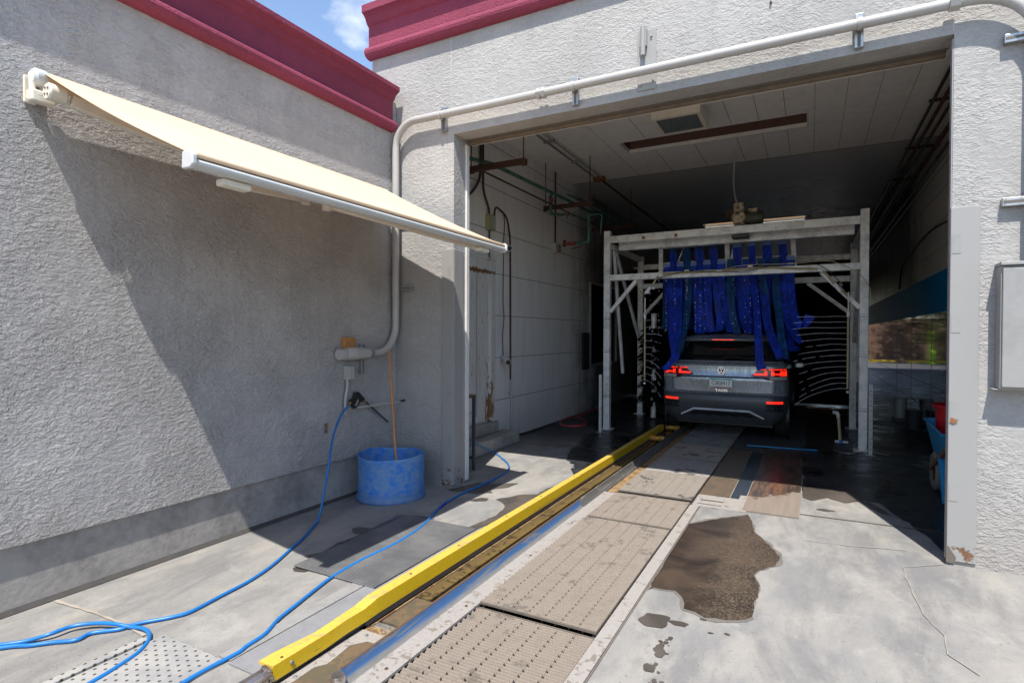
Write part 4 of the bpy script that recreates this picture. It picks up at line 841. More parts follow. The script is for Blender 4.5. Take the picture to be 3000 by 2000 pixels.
# ================================================================ GRATINGS
def grating(y0, y1, mat, label, x0=-1.712, x1=-.992, z=.012, solid=False, cov=0, pit=.024):
    t_ = thing('floor_grating', label, 'grating', (-1.35, y0, 0), 'tan gratings laid in a row over the pit')
    b = MB()
    if solid: b.box((x0, y0, z - .02), (x1, y1, z)); b.build('plate', mat, t_, bev=.002)
    else:
        nb = int((y1 - y0 - .02) / pit); nx = 7; w = (x1 - x0) / nx
        for i in range(nb):
            ya = y0 + .012 + i * pit; jag = .006 if i % 2 else -.004
            for j in range(nx):
                gp = .0065 if i % 2 else .0006; xa = x0 + j * w + (jag if j == 0 else gp); xb = x0 + (j + 1) * w - (gp if j < nx - 1 else .003)
                yb_ = ya + pit * .97; zt_ = z; zl_ = z - .013; e = pit * .24
                b.add([(xa, ya, zl_), (xb, ya, zl_), (xb, ya + e, zt_), (xa, ya + e, zt_), (xa, yb_ - e, zt_), (xb, yb_ - e, zt_), (xb, yb_, zl_), (xa, yb_, zl_)], [(0, 1, 2, 3), (3, 2, 5, 4), (4, 5, 6, 7), (0, 3, 4, 7), (1, 6, 5, 2)])
                # raised teeth along the bar
                m_ = 5
                for q in range(m_):
                    xc = xa + (xb - xa) * (q + .5 + (.25 if i % 2 else -.25)) / m_; yc = ya + pit * .5
                    b.add([(xc - .005, yc - .004, zt_ - .0005), (xc + .005, yc - .004, zt_ - .0005), (xc + .005, yc + .004, zt_ - .0005), (xc - .005, yc + .004, zt_ - .0005), (xc, yc, zt_ + .0055)], [(0, 1, 4), (1, 2, 4), (2, 3, 4), (3, 0, 4)])
        b.build('tread', mat, t_)
    fr = MB(); fr.box((x0, y0, z - .014), (x1, y0 + .008, z - .001)); fr.box((x0, y1 - .008, z - .014), (x1, y1, z - .001)); fr.box((x0 + .01, y0 + .0101, z - .04), (x0 + .022, y1 - .0101, z - .009)); fr.box((x1 - .022, y0 + .0101, z - .04), (x1 - .002, y1 - .0101, z - .009))
    fr.build('frame', 'gratedark', t_)
    return t_
grating(.93, 2.80, 'grate', 'nearest dusty tan grating, lying lower, cut by the bottom edge of view', z=-.004)
grating(2.81, 4.605, 'grate', 'long dusty tan grating, second from the bottom, raised over a dark gap', z=.022)
grating(4.625, 5.45, 'grate', 'tan grating just before the one with wet stains', z=.018)
grating(5.52, 6.50, 'gratemid', 'sunlit grating with dark wet stains at the shadow edge', z=.022)
grating(6.52, 7.33, 'solidplate', 'smooth cover plate without slots in the bay shade', solid=True, z=.016)
grating(7.36, 8.35, 'gratemid', 'shaded grating with scattered wet spots beyond the smooth plate', z=.018)
grating(8.37, 9.6, 'gratewet', 'dark wet grating right behind the car bumper', z=.014)
grating(9.62, 14.2, 'gratewet', 'dark wet grating hidden in the dark under the car', z=.012)
t_ = thing('pit_kerb', 'pale dusty concrete strip along the right edge of the gratings', 'kerb', (-.94, 2, 0))
B((-.984, .9, -.02), (-.905, 5.4, .0085)).build('strip', 'flange', t_); B((-.902, .9, -.001), (-.894, 5.4, .0055)).build('joint', 'seam', t_)
# drain frame and rust stained plate
df = thing('drain_frame', 'white crusted drain slot frame beside the gratings at the bay threshold', 'drain', (-.8, 5.6, 0))
f = MB(); f.box((-.965, 5.40, .001), (-.60, 5.47, .010)); f.box((-.965, 5.50, .001), (-.60, 5.60, .010)); f.box((-.965, 5.64, .001), (-.60, 5.80, .010)); f.box((-.60, 5.40, .001), (-.50, 5.95, .0105)); f.box((-.965, 5.47, .001), (-.93, 5.64, .0095)); f.box((-.72, 5.47, .001), (-.60, 5.64, .0097)); f.build('frame', 'flange', df)
B((-.93, 5.47, .001), (-.72, 5.64, .0052)).build('slot', 'dark', df)
rp = thing('steel_sheet', 'long steel sheet with rust stains lying half in the bay shadow', 'steel sheet', (-.3, 7, 0))
B((-.535, 5.45, .003), (-.075, 8.6, .014)).build('sheet', 'rustplate', rp)
B((-.68, 5.82, .003), (-.545, 8.2, .009)).build('strip', simple('dark_wet_blue_steel', (.035, .045, .06), .18, metal=.3, dirt=.3), rp)
tag(B((-.975, 5.82, .002), (-.69, 8.3, .008)).build('brown_plate', 'wetplate'), 'wet brown plate between the gratings and the rust stained sheet', 'plate')

# ================================================================ GANTRY FRAME inside the bay
gy = 9.1
gt = thing('wash_gantry', 'grey aluminium gantry frame spanning the lane over the back of the car', 'gantry', (-1.2, gy, 0))
PW = .105
def post(x, y, z1, name='post'): 
    p = MB(); p.box((x - PW / 2, y - PW / 2, .012), (x + PW / 2, y + PW / 2, z1)); o_ = p.build(name, 'gantry', gt, bev=.006)
    B((x - .11, y - .11, .0045), (x + .11, y + .11, .0115)).build('foot_plate', 'gantry', o_)
    return o_
GL, GR_ = -3.035, .645
pl = post(GL, gy, 3.34); pr_ = post(GR_, gy, 3.34); post(GL, 11.2, 3.17); post(GR_, 11.2, 3.17)
for p_, x in ((pl, GL), (pr_, GR_)):
    for z in (.55, 1.3, 1.85): B((x - PW / 2 - .003, gy - PW / 2 - .003, z), (x + PW / 2 + .003, gy + PW / 2 + .003, z + .018)).build('strap', 'galv', p_); B((x - PW / 2 - .003, gy - PW / 2 - .003, z + .035), (x + PW / 2 + .003, gy + PW / 2 + .003, z + .045)).build('strap', 'galv', p_)
x0, x1 = GL + PW / 2, GR_ - PW / 2
B((x0 + .001, gy - .045, 3.135), (x1 - .001, gy - .035, 3.25)).build('top_beam', 'gantry', gt, bev=.003)
B((x0 + .001, gy - .034, 3.24), (x1 - .001, gy + .10, 3.25)).build('top_beam', 'gantry', gt)
B((x0 + .05, gy + .28, 3.05), (x1 - .05, gy + .36, 3.20)).build('inner_beam', 'gantry', gt, bev=.004)
B((x0 + .001, gy - .05, 2.505), (x1 - .001, gy + .05, 2.605)).build('cross_beam', 'gantry', gt, bev=.006)
for z in (2.955, 2.575): B((x0 + .001, 11.16, z - .05), (x1 - .001, 11.24, z + .05)).build('rear_beam', 'gantry', gt, bev=.006)
for x in (GL, GR_):
    B((x - .04, gy + PW / 2 + .001, 3.06), (x + .04, 11.2 - PW / 2 - .001, 3.15)).build('side_beam', 'gantry', gt, bev=.004)
    MB().bar((x, gy + .35, 3.05), (x, 10.0, .9), .05).build('brace', 'gantry', gt); MB().bar((x, gy + .45, 3.05), (x, 11.1, 1.5), .05).build('brace', 'gantry', gt)
MB().bar((GL + .05, gy, 1.98), (GL + .50, gy, 2.50), .06, .06).build('brace', 'gantry', gt, bev=.004)
MB().bar((GR_ - .05, gy, 1.98), (GR_ - .52, gy, 2.50), .06, .06).build('brace', 'gantry', gt, bev=.004)
MB().bar((GL + .05, 11.2, 1.98), (GL + .55, 11.2, 2.52), .06, .06).build('brace', 'gantry', gt); MB().bar((GR_ - .05, 11.2, 1.98), (GR_ - .7, 11.2, 2.52), .06, .06).build('brace', 'gantry', gt)
for x in (-2.42, -1.90): B((x - .025, gy - .049, 3.155), (x + .025, gy - .046, 3.205)).build('rust_tab', 'rusthook', gt); MB().lathe([(.018, -.004), (.024, -.004), (.024, .004), (.018, .004)], (x, gy - .055, 3.14), 14, 'y', True).build('ring', 'galv', gt)
# ---- drive motor on top
mo = thing('gantry_motor', 'greasy cream electric motor and gearbox sitting on the gantry top beam', 'motor', (-.97, gy + .05, 3.26))
B((-1.05, gy - .03, 3.26), (-.90, gy + .10, 3.60)).build('gear_housing', 'motor', mo, bev=.02)
MB().lathe([(0, -.06), (.09, -.06), (.10, -.04), (.10, .04), (.09, .06), (0, .06)], (-.975, gy - .02, 3.37), 20, 'y').build('hub', 'motor', mo, smooth=True)
MB().lathe([(0, -.12), (.09, -.12), (.10, -.10), (.10, .12), (.09, .14), (0, .14)], (-.78, gy + .05, 3.37), 24, 'x').build('motor_body', 'olive', mo, smooth=True)
B((-.84, gy - .02, 3.42), (-.72, gy + .06, 3.50)).build('terminal_box', 'motor', mo, bev=.006)
MB().tube([(-1.06, gy, 3.45), (-1.17, gy, 3.47)], .03, 12).build('shaft', 'rustbar', mo, smooth=True)
MB().lathe([(0, -.015), (.055, -.015), (.055, .015), (0, .015)], (-1.13, gy, 3.42), 14, 'x').build('pulley', 'rustbar', mo)
B((-1.08, gy + .0, 3.08), (-.84, gy + .22, 3.13)).build('lower_block', 'olive', mo, bev=.01)
tag(MB().tube(smoothp([(-1.095, 9.5, CE), (-1.09, 9.48, 4.35), (-1.09, 9.42, 4.05), (-1.06, 9.3, 3.78), (-1.0, 9.14, 3.58)]), .012, 8).build('hanging_cable', 'conduit', smooth=True), 'pale flexible cable dropping from the ceiling to the gantry motor', 'cable')

# ---- mitter curtain
mc = thing('cloth_curtain', 'hanging curtain of royal blue and teal wash cloth strips over the car roof', 'wash curtain', (-1.25, 9.8, 3.1))
fr = MB()
fr.tube([(-2.38, 9.9, 3.12), (-.24, 9.9, 3.14)], .022, 10); fr.tube([(-2.38, 9.98, 2.86), (-.24, 9.98, 2.87)], .018, 10)
fr.build('hanger_rail', 'gantry', mc, smooth=True)
for (x, q) in ((-2.33, 0), (-1.24, 0), (-.26, 0)): MB().bar((x, 9.9, 3.14), (x + .03, 9.78, 2.6), .07, .03).build('hanger_arm', 'gantry', mc)
MB().bar((-1.95, 9.95, 3.1), (-2.15, 9.95, 2.6), .06, .02).build('hanger_arm', 'gantry', mc); MB().bar((-1.12, 9.95, 3.1), (-1.2, 9.95, 2.7), .05, .03).build('hanger_arm', 'gantry', mc)
random.seed(11)
def strip(xs_px, mat, tabmat, w):
    """xs_px: list of world points down the middle of one cloth strip"""
    P = smoothp([(xs_px[0][0], xs_px[0][1], xs_px[0][2] - .03)] + list(xs_px[1:]), 6); n_ = len(P); r_ = random.Random(int(xs_px[0][0] * 1000)); ph = r_.uniform(0, 6)
    wv = []
    for i in range(n_):
        t = i / n_; a = .85 * sin(ph + t * 3.2) * t + r_.uniform(-.03, .03); wv.append((cos(a), sin(a), 0))
        P[i] = P[i] + Vector((.012 * sin(ph + t * 7) * t, .045 * sin(ph * 2 + t * 9) * t, 0))
    ws = [w * (1 + .10 * sin(ph + 5 * i / n_)) for i in range(n_)]
    o_ = MB().ribbon(P, w, .006, wv, ws).build('cloth_strip', mat, mc, smooth=True)
    p0 = Vector(xs_px[0]); MB().add([(p0.x - w * .5, p0.y - .012, p0.z - .055), (p0.x + w * .5, p0.y - .012, p0.z - .055), (p0.x + w * .5, p0.y - .012, p0.z + .005), (p0.x - w * .5, p0.y - .012, p0.z + .005), (p0.x - w * .5, p0.y + .02, p0.z + .008), (p0.x + w * .5, p0.y + .02, p0.z + .008)], [(0, 1, 2, 3), (3, 2, 5, 4)]).build('stitched_tab', tabmat, o_)
A = 'cloth'; T = 'teal'
strip([(-2.113,9.850,3.082),(-2.079,9.750,2.776),(-2.044,9.600,2.317),(-2.005,9.400,1.871),(-1.918,9.100,1.486),(-1.853,8.920,1.264)], A, 'teal', .115)
strip([(-1.889,9.850,3.066),(-1.847,9.750,2.763),(-1.798,9.600,2.309),(-1.795,9.400,1.869),(-1.790,9.100,1.529),(-1.829,8.950,1.304)], T, 'teal', .12)
strip([(-1.679,9.850,3.092),(-1.657,9.800,2.758),(-1.637,9.700,2.311),(-1.586,9.600,1.872),(-1.535,9.550,1.639)], A, 'teal', .13)
strip([(-1.458,9.850,3.093),(-1.427,9.800,2.745),(-1.358,9.700,2.302),(-1.305,9.600,1.869),(-1.309,9.550,1.661)], A, 'teal', .125)
strip([(-1.076,9.850,3.092),(-1.062,9.800,2.725),(-1.008,9.700,2.290),(-0.956,9.600,1.865),(-0.892,9.550,1.632)], A, 'tab', .13)
strip([(-0.858,9.850,3.101),(-0.831,9.750,2.707),(-0.769,9.500,2.269),(-0.714,9.200,1.852),(-0.680,8.960,1.461),(-0.660,8.900,1.214),(-0.618,8.870,1.098)], A, 'tab', .115)
strip([(-0.634,9.850,3.101),(-0.621,9.750,2.696),(-0.636,9.600,2.271),(-0.592,9.400,1.856),(-0.485,9.150,1.499),(-0.389,9.000,1.273)], A, 'tab', .13)
strip([(-0.409,9.850,3.099),(-0.378,9.750,2.682),(-0.369,9.600,2.263),(-0.304,9.400,1.853),(-0.193,9.200,1.616),(-0.105,9.100,1.484)], A, 'tab', .13)
strip([(-2.183,9.720,2.812),(-2.158,9.650,2.436),(-2.100,9.500,1.984),(-1.985,9.200,1.548),(-1.899,8.950,1.262),(-1.978,8.900,1.118),(-2.051,8.880,1.051)], A, 'tab', .10)
strip([(-1.964,9.720,2.815),(-1.954,9.650,2.428),(-1.935,9.500,1.982),(-1.886,9.200,1.549),(-1.859,8.950,1.324),(-1.874,8.900,1.203)], A, 'tab', .11)
strip([(-1.743,9.720,2.815),(-1.729,9.700,2.423),(-1.670,9.600,1.981),(-1.619,9.500,1.630)], A, 'tab', .10)
strip([(-1.530,9.720,2.822),(-1.513,9.700,2.415),(-1.474,9.600,1.978),(-1.423,9.550,1.646)], A, 'tab', .12)
strip([(-1.304,9.720,2.822),(-1.288,9.700,2.406),(-1.222,9.600,1.974),(-1.154,9.550,1.646)], A, 'tab', .12)
strip([(-1.153,9.720,2.832),(-1.146,9.600,2.393),(-1.101,9.500,1.968),(-1.020,9.400,1.619)], T, 'teal', .115)
strip([(-0.930,9.720,2.825),(-0.921,9.700,2.392),(-0.870,9.600,1.968),(-0.811,9.500,1.636)], A, 'teal', .11)
strip([(-0.705,9.720,2.822),(-0.665,9.600,2.375),(-0.617,9.500,1.960),(-0.553,9.400,1.596)], T, 'teal', .12)
strip([(-0.504,9.720,2.820),(-0.479,9.600,2.368),(-0.432,9.450,1.955),(-0.391,9.200,1.558),(-0.337,9.000,1.256)], T, 'teal', .12)
strip([(-0.286,9.720,2.826),(-0.278,9.650,2.465),(-0.247,9.500,2.093),(-0.197,9.300,1.849),(-0.126,9.200,1.746),(-0.058,9.150,1.787),(-0.005,9.120,1.889)], A, 'tab', .12)
strip([(-0.537,9.950,2.629),(-0.487,9.800,2.176),(-0.387,9.500,1.696),(-0.315,9.100,1.252)], A, 'tab', .12)
strip([(-0.413,9.950,2.623),(-0.320,9.800,2.172),(-0.288,9.500,1.696),(-0.260,9.200,1.462),(-0.205,9.100,1.369),(-0.138,9.050,1.428)], A, 'tab', .10)
for i, x in enumerate([655, 700, 800, 850, 950, 1030, 1110, 1235, 1350, 1450, 1580]):    # second rank behind
    a_ = Vector((-2.348,10.300,2.755)); b_ = Vector((-0.244,10.300,2.735)); t = (x - 650) / 990.; q = a_ + (b_ - a_) * t
    strip([tuple(q), (q.x + .01, 10.3, 2.5), (q.x, 10.3, 2.0), (q.x + .02, 10.25, 1.70)], A if i % 3 else T, 'tab', .14)

# ---- spray arch
sa = thing('spray_arch', 'yellowed PVC spray arch with white fittings tied along the gantry cross beam', 'spray pipe', (-1.2, 9.0, 2.4))
AY = 9.02
arch = [(-2.47, AY, 2.20)] + [(-2.389,9.020,2.258),(-2.242,9.020,2.432),(-2.134,9.020,2.557),(-1.872,9.020,2.578),(-1.247,9.020,2.581),(-0.627,9.020,2.594),(-0.214,9.020,2.560),(0.108,9.020,2.525),(0.262,9.020,2.358),(0.357,9.020,2.245),(0.428,9.020,2.175)] 
MB().tube(smoothp(arch[1:], 5), .016, 10).build('pipe', 'pvc_old', sa, smooth=True)
for p_ in [(-1.239,8.990,2.573),(-1.716,8.990,2.604),(-0.802,8.990,2.623),(-0.264,8.990,2.631)]: B((p_[0] - .035, p_[1] - .012, p_[2] - .012), (p_[0] + .035, p_[1] + .012, p_[2] + .012)).build('nozzle', 'pvcwhite', sa, bev=.004)
for a_, b_ in ([(-2.144,9.000,2.531),(-2.088,9.000,2.566)], [(0.083,9.000,2.535),(0.140,9.000,2.499)], [(-2.363,9.000,2.277),(-2.279,9.000,2.369)], [(0.285,9.000,2.319),(0.357,9.000,2.216)], [(-2.331,9.000,2.286),(-2.299,9.000,2.291)], [(-2.253,9.000,2.347),(-2.224,9.000,2.362)], [(0.308,9.000,2.372),(0.324,9.000,2.384)], [(0.356,9.000,2.303),(0.375,9.000,2.315)]): MB().tube([a_, b_], .026, 12).build('elbow', 'pvcwhite', sa, smooth=True)
tag(MB().tube(smoothp([(-2.509,8.980,2.492),(-2.486,8.980,2.375),(-2.389,8.980,2.240)] , 6), .006, 8).build('loop_hose', 'pvc_old', smooth=True), 'thin pale hose looping down at the left end of the spray arch', 'hose')
tag(MB().tube(smoothp([(-2.165,8.960,2.486),(-2.042,8.960,2.533),(-1.740,8.960,2.590),(-1.352,8.960,2.566),(-0.889,8.960,2.547),(-0.623,8.960,2.591),(-0.314,8.960,2.630),(-0.015,8.960,2.608),(0.131,8.960,2.569),(0.291,8.960,2.415),(0.386,8.960,2.267),(0.441,8.960,2.139)], 5), .0055, 8).build('black_cable', 'cable', smooth=True), 'black cable draped along the gantry cross beam', 'cable')
tag(MB().tube(smoothp([(-1.198,8.940,2.560),(-1.051,8.940,2.612),(-0.798,8.940,2.637),(-0.279,8.940,2.623),(0.114,8.940,2.637),(0.288,8.940,2.612),(0.491,8.940,2.507),(0.613,8.940,2.398),(0.697,8.940,2.236),(0.713,8.940,2.077)], 5), .0055, 8).build('pale_cable', 'pvc_old', smooth=True), 'pale yellow hose draped over the gantry and down its right post', 'hose')
def side_pipe(x, lab):
    t_ = thing('side_sprayer', lab, 'spray pipe', (x, 9.02, 1.5), 'upright spray pipes beside the car')
    MB().tube([(x, 9.02, .86), (x, 9.02, 1.92)], .014, 10).build('pipe', 'pvc_old', t_, smooth=True)
    MB().tube([(x, 9.02, 1.86), (x, 9.02, 1.93)], .020, 10).build('fitting', 'pvcwhite', t_, smooth=True); MB().tube([(x, 9.02, 1.95), (x, 9.02, 2.2)], .009, 8).build('riser', 'pvcwhite', t_, smooth=True)
    MB().tube([(x, 9.02, .80), (x, 9.02, .83)], .018, 10).build('end_plug', 'pvcwhite', t_, smooth=True)
    return t_
XL = (-2.376,9.020,1.441)[0]; XR = (0.458,9.020,1.473)[0]
side_pipe(XL, 'upright yellowed spray pipe at the left of the car, throwing thin jets'); side_pipe(XR, 'upright yellowed spray pipe at the right of the car, throwing long jets')
# water jets: thin falling arcs
def jets(x, d, n_, reach, z0, z1, seed):
    r_ = random.Random(seed); mb = MB()
    for i in range(n_):
        z = z1 + (z0 - z1) * i / (n_ - 1); L = reach * (1 + .1 * sin(i)); P = []; y = 9.02; yy = 9.02
        drop = .02 + .30 * (i / n_) ** 1.6
        for k_ in range(13):
            t = k_ / 12; P.append((x + d * L * t + 0, yy + r_.uniform(-.002, .002), z + .02 * t - drop * t * t + .003 * sin(t * 9 + i)))
        # break the jet towards its end
        a_ = 0
        while a_ < 12:
            b_ = min(12, a_ + r_.randint(3, 7) if a_ < 5 else a_ + r_.randint(1, 3)); 
            if b_ > a_: mb.tube(P[a_:b_ + 1], .0020, 5)
            a_ = b_ + (1 if a_ > 4 and r_.random() < .5 else 0) if b_ < 12 else 12
    return mb
o = jets(XL + .01, 1, 10, .24, .86, 1.83, 1).build('water_jets', 'water', kind='stuff'); o['label'] = 'thin water jets shooting from the left spray pipe'; o['category'] = 'water'
o = jets(XR - .01, -1, 14, .62, .86, 1.86, 2).build('water_jets', 'water', kind='stuff'); o['label'] = 'long curved water jets shooting from the right spray pipe'; o['category'] = 'water'
dp = MB(); r_ = random.Random(9)
for (px0, px1) in ((-2.27, 40), (-2.13, 30), (-2.02, 34), (-1.88, 26), (-1.70, 40), (-1.57, 30), (-1.50, 24), (-1.43, 10), (-1.17, 10), (-1.03, 12), (-.86, 14), (-.79, 16), (-.68, 14), (-1.72, 12), (-1.0, 8)):
    for i in range(px1 // 2): dp.lathe([(0, -.007), (.0055, 0), (0, .007)], (px0 + r_.gauss(0, .005), 8.93 + r_.uniform(-.02, .02), r_.uniform(1.62, 2.48)), 5)
o = dp.build('water_drops', 'water', kind='stuff'); o['label'] = 'water drops falling in lines before the blue cloth'; o['category'] = 'water'
# white measuring posts, low pvc riser, blue strip, floor bits
def mpost(x, y, lab, marks):
    t_ = thing('marker_post', lab, 'post', (x, y, 0), 'white perforated posts in front of the gantry')
    B((x - .022, y - .02, .012), (x + .022, y + .02, .95)).build('post', 'pvc', t_, bev=.003); B((x - .06, y - .05, .0045), (x + .06, y + .05, .0115)).build('foot', 'galv', t_)
    h_ = MB(); 
    for z in marks: h_.box((x - .006, y - .0215, z), (x + .006, y - .0205, z + .012))
    h_.build('marks', 'cable', t_)
mpost(-3.02, 8.72, 'thin white perforated post before the left gantry leg', [.12, .2, .28, .4, .55, .6, .65, .7, .75, .8, .85])
mpost(.715, 8.80, 'white marked post before the right gantry leg', [.08, .15, .22, .34, .46, .6, .66, .72, .8, .86])
t_ = thing('pvc_riser', 'short white plastic pipe stub bent over, standing on the wet floor', 'pipe stub', (.4, 9.55, 0))
MB().tube([(.40, 9.55, .03), (.375, 9.62, .40)], .022, 12).build('pipe', 'pvc_old', t_, smooth=True); MB().tube(smoothp([(.375, 9.62, .38), (.37, 9.62, .43), (.34, 9.62, .45), (.30, 9.62, .45)]), .026, 12).build('elbow', 'pvc', t_, smooth=True)
MB().tube([(.33, 9.55, .03), (.50, 9.55, .03)], .022, 12).build('tee', 'pvc', t_, smooth=True); MB().tube([(.385, 9.52, .03), (.43, 9.52, .03)], .028, 12).build('blue_coupling', 'bluehose', t_, smooth=True)
tag(MB().ribbon([(-.79, 8.66, .02), (-.5, 8.68, .022), (-.2, 8.70, .02), (.09, 8.755, .02)], .05, .012, (0, 1, 0)).build('blue_strip', 'bluetray'), 'bright blue plastic strip lying on the wet floor behind the car', 'strip')
tag(MB().tube(smoothp([(0.286,8.975,0.010),(0.384,8.810,0.010),(0.518,8.778,0.010),(0.668,9.021,0.010),(0.799,8.986,0.010),(0.938,8.907,0.010)], 6), .007, 8).build('floor_cable', 'galv', smooth=True), 'pale cable lying on the black floor by the right marker post', 'cable')
tag(MB().tube(smoothp([(-4.041,11.650,0.014),(-4.052,11.238,0.014),(-4.004,10.450,0.014),(-4.059,9.989,0.014),(-4.029,9.472,0.014),(-3.930,9.182,0.014),(-3.777,9.016,0.014),(-3.620,9.030,0.014),(-3.498,9.172,0.014),(-3.525,9.409,0.014),(-3.683,9.725,0.014),(-3.879,9.987,0.014),(-3.978,10.192,0.014),(-4.033,10.574,0.014),(-4.077,10.991,0.014)], 6), .017, 10).build('red_hose', 'redhose', smooth=True), 'red rubber hose looped on the floor along the left tunnel wall', 'hose')
tag(MB().tube(smoothp([(-4.07, 7.75, .02), (-4.02, 8.1, .02), (-4.0, 8.35, .02), (-4.03, 8.7, .02), (-4.04, 9.2, .02)]), .012, 8).build('floor_cable', 'cable', smooth=True), 'black cable lying along the foot of the left tunnel wall', 'cable')

# ================================================================ THINGS ON THE LEFT TUNNEL WALL
def wx(o_=0): return TL + o_
cp = thing('rusty_conduit', 'thin rusty brown conduit climbing the left tunnel wall past the door', 'conduit', (TL, 7.6, 0))
MB().tube(smoothp([(wx(.02), 7.10, 3.30), (wx(.02), 7.14, 3.45), (wx(.02), 7.25, 3.46), (wx(.02), 7.47, 3.38), (wx(.02), 7.56, 3.2), (wx(.02), 7.60, 2.9), (wx(.02), 7.62, 1.3), (wx(.02), 7.62, .9)], 5), .014, 8).build('pipe', 'brownpipe', cp, smooth=True)
MB().tube(smoothp([(wx(.02), 7.62, .9), (wx(.03), 7.64, .5), (wx(.02), 7.64, .2), (wx(.02), 7.72, .03)], 5), .016, 8).build('lower_sleeve', 'conduit', cp, smooth=True)
for z in (2.75, 2.05, 1.1, .68): B((wx(.001), 7.585, z), (wx(.02), 7.655, z + .02)).build('clip', 'galv', cp)
jb = thing('junction_box', 'yellowish junction box fed by two rusty conduits high on the wall', 'junction box', (TL, 6.97, 3.2))
B((wx(.002), 6.88, 3.10), (wx(.07), 7.06, 3.32)).build('box', simple('yellowed_box', (.34, .31, .16), .5, dirt=.4), jb, bev=.006); B((wx(.071), 6.95, 3.12), (wx(.078), 7.05, 3.30)).build('lid', simple('grey_green_lid', (.36, .38, .33), .5), jb)
MB().tube(smoothp([(wx(.03), 6.77, 4.5), (wx(.03), 6.77, 3.8), (wx(.03), 6.80, 3.60), (wx(.03), 6.92, 3.42), (wx(.03), 6.94, 3.30)], 6), .016, 8).build('conduit', 'brownpipe', jb, smooth=True)
MB().tube([(wx(.03), 6.95, 3.10), (wx(.03), 6.95, 2.7)], .011, 8).build('conduit', 'brownpipe', jb, smooth=True)
tag(MB().tube(smoothp([(wx(.04), 6.70, 4.5), (wx(.04), 6.68, 4.0), (wx(.06), 6.62, 3.75), (wx(.06), 6.42, 3.52), (wx(.05), 6.2, 3.40)], 6), .018, 8).build('black_hose', 'cable', smooth=True), 'black hose hanging beside the junction box at the bay corner', 'hose')
def camera_(y, z, lab, cable):
    t_ = thing('security_camera', lab, 'camera', (TL, y, z), 'white cameras on the left tunnel wall')
    B((wx(.002), y - .02, z - .03), (wx(.03), y + .07, z + .06)).build('mount', 'conduit', t_, bev=.004)
    MB().tube([(wx(.05), y + .03, z + .02), (wx(.19), y - .10, z - .03)], .045, 16).build('housing', 'pvc', t_, smooth=True)
    MB().tube([(wx(.189), y - .099, z - .0297), (wx(.198), y - .108, z - .033)], .034, 16).build('lens', 'black', t_, smooth=True)
    MB().tube(smoothp(cable, 5), .006, 6).build('cable', 'cable', t_, smooth=True)
camera_(7.36, 2.90, 'white security camera on the wall just above the awning tip', [(wx(.02), 7.38, 2.94), (wx(.02), 7.42, 3.3), (wx(.02), 7.39, 3.40)])
camera_(7.33, 1.22, 'white security camera low on the wall beside the door', [(wx(.02), 7.39, 1.25), (wx(.02), 7.37, 1.6), (wx(.02), 7.41, 1.85), (wx(.02), 7.38, 2.1), (wx(.02), 7.39, 2.83)])
def box_pipe():
    t_ = thing('switch_box', 'small grey switch box at the foot of a brown vertical conduit', 'switch box', (TL, 9.3, 3.1))
    MB().tube([(wx(.03), 9.30, CE), (wx(.03), 9.30, 3.25)], .016, 8).build('conduit', 'brownpipe', t_, smooth=True)
    B((wx(.002), 9.25, 3.08), (wx(.07), 9.36, 3.25)).build('box', 'conduit', t_, bev=.004); B((wx(.02), 9.362, 3.09), (wx(.09), 9.41, 3.23)).build('side_box', 'rusthook', t_, bev=.004)
box_pipe()
# table with a blue box behind the left jamb
tb = thing('work_table', 'narrow dark steel table mostly hidden behind the left jamb', 'table', (-3.7, 5.5, 0))
for x, y in ((-3.492, 5.58), (-3.492, 5.37), (-3.97, 5.58), (-3.97, 5.37)): B((x - .015, y - .015, .003), (x + .015, y + .015, .86)).build('leg', 'tablesteel', tb)
B((-4.0, 5.35, .861), (-3.472, 5.60, .885)).build('top_frame', 'tablesteel', tb); B((-3.99, 5.36, .8855), (-3.482, 5.59, .897)).build('top', 'wood', tb)
B((-3.95, 5.575, .13), (-3.508, 5.59, .16)).build('stretcher', 'tablesteel', tb)
bb = thing('plastic_box', 'bright blue plastic box on the steel table behind the left jamb', 'box', (-3.7, 5.4, .9))
B((-3.85, 5.38, .898), (-3.555, 5.57, .985)).build('box', 'navy', bb, bev=.006); B((-3.86, 5.37, .9855), (-3.548, 5.58, .995)).build('lid', 'navy', bb, bev=.003)

# ================================================================ OVERHEAD PIPES
def hanger(y, xl, xr, z, lab, rods):
    t_ = thing('pipe_hanger', lab, 'pipe hanger', ((xl + xr) / 2, y, z), 'rusty channel hangers under the ceiling')
    c = MB(); c.box((xl, y - .03, z - .035), (xr, y + .03, z - .028)); c.box((xl, y - .03, z - .0279), (xr, y - .024, z + .03)); c.box((xl, y + .024, z - .0279), (xr, y + .03, z + .03)); c.build('channel', 'rustbar', t_)
    for x in rods: MB().tube([(x, y, z - .05), (x, y, CE)], .008, 6).build('rod', 'rustbar', t_); B((x - .03, y - .03, z - .05), (x + .03, y + .03, z - .036)).build('nut', 'rustbar', t_)
hanger(6.0, -3.83, -3.02, 3.68, 'nearest rusty channel hanger carrying green pipes by the bay head', (-3.80, -3.06))
hanger(8.72, -4.05, -3.17, 3.76, 'second rusty channel hanger, in the middle of the green pipe run', (-4.02, -3.22))
hanger(11.1, -4.05, -3.17, 3.80, 'third rusty channel hanger in the dark above the gantry corner', (-4.02, -3.22))
gp = thing('overhead_pipes', 'green corroded water pipes running back under the tunnel ceiling', 'pipes', (-3.7, 6, 3.7))
MB().tube([(-3.88, 5.85, 3.55), (-3.88, 5.85, 3.78), (-3.87, 5.92, 3.83)] + [(-3.62, 6.2, 3.78), (-3.58, 8.6, 3.83), (-3.6, 13., 3.88)], .026, 10).build('main_pipe', 'greenpipe', gp, smooth=True)
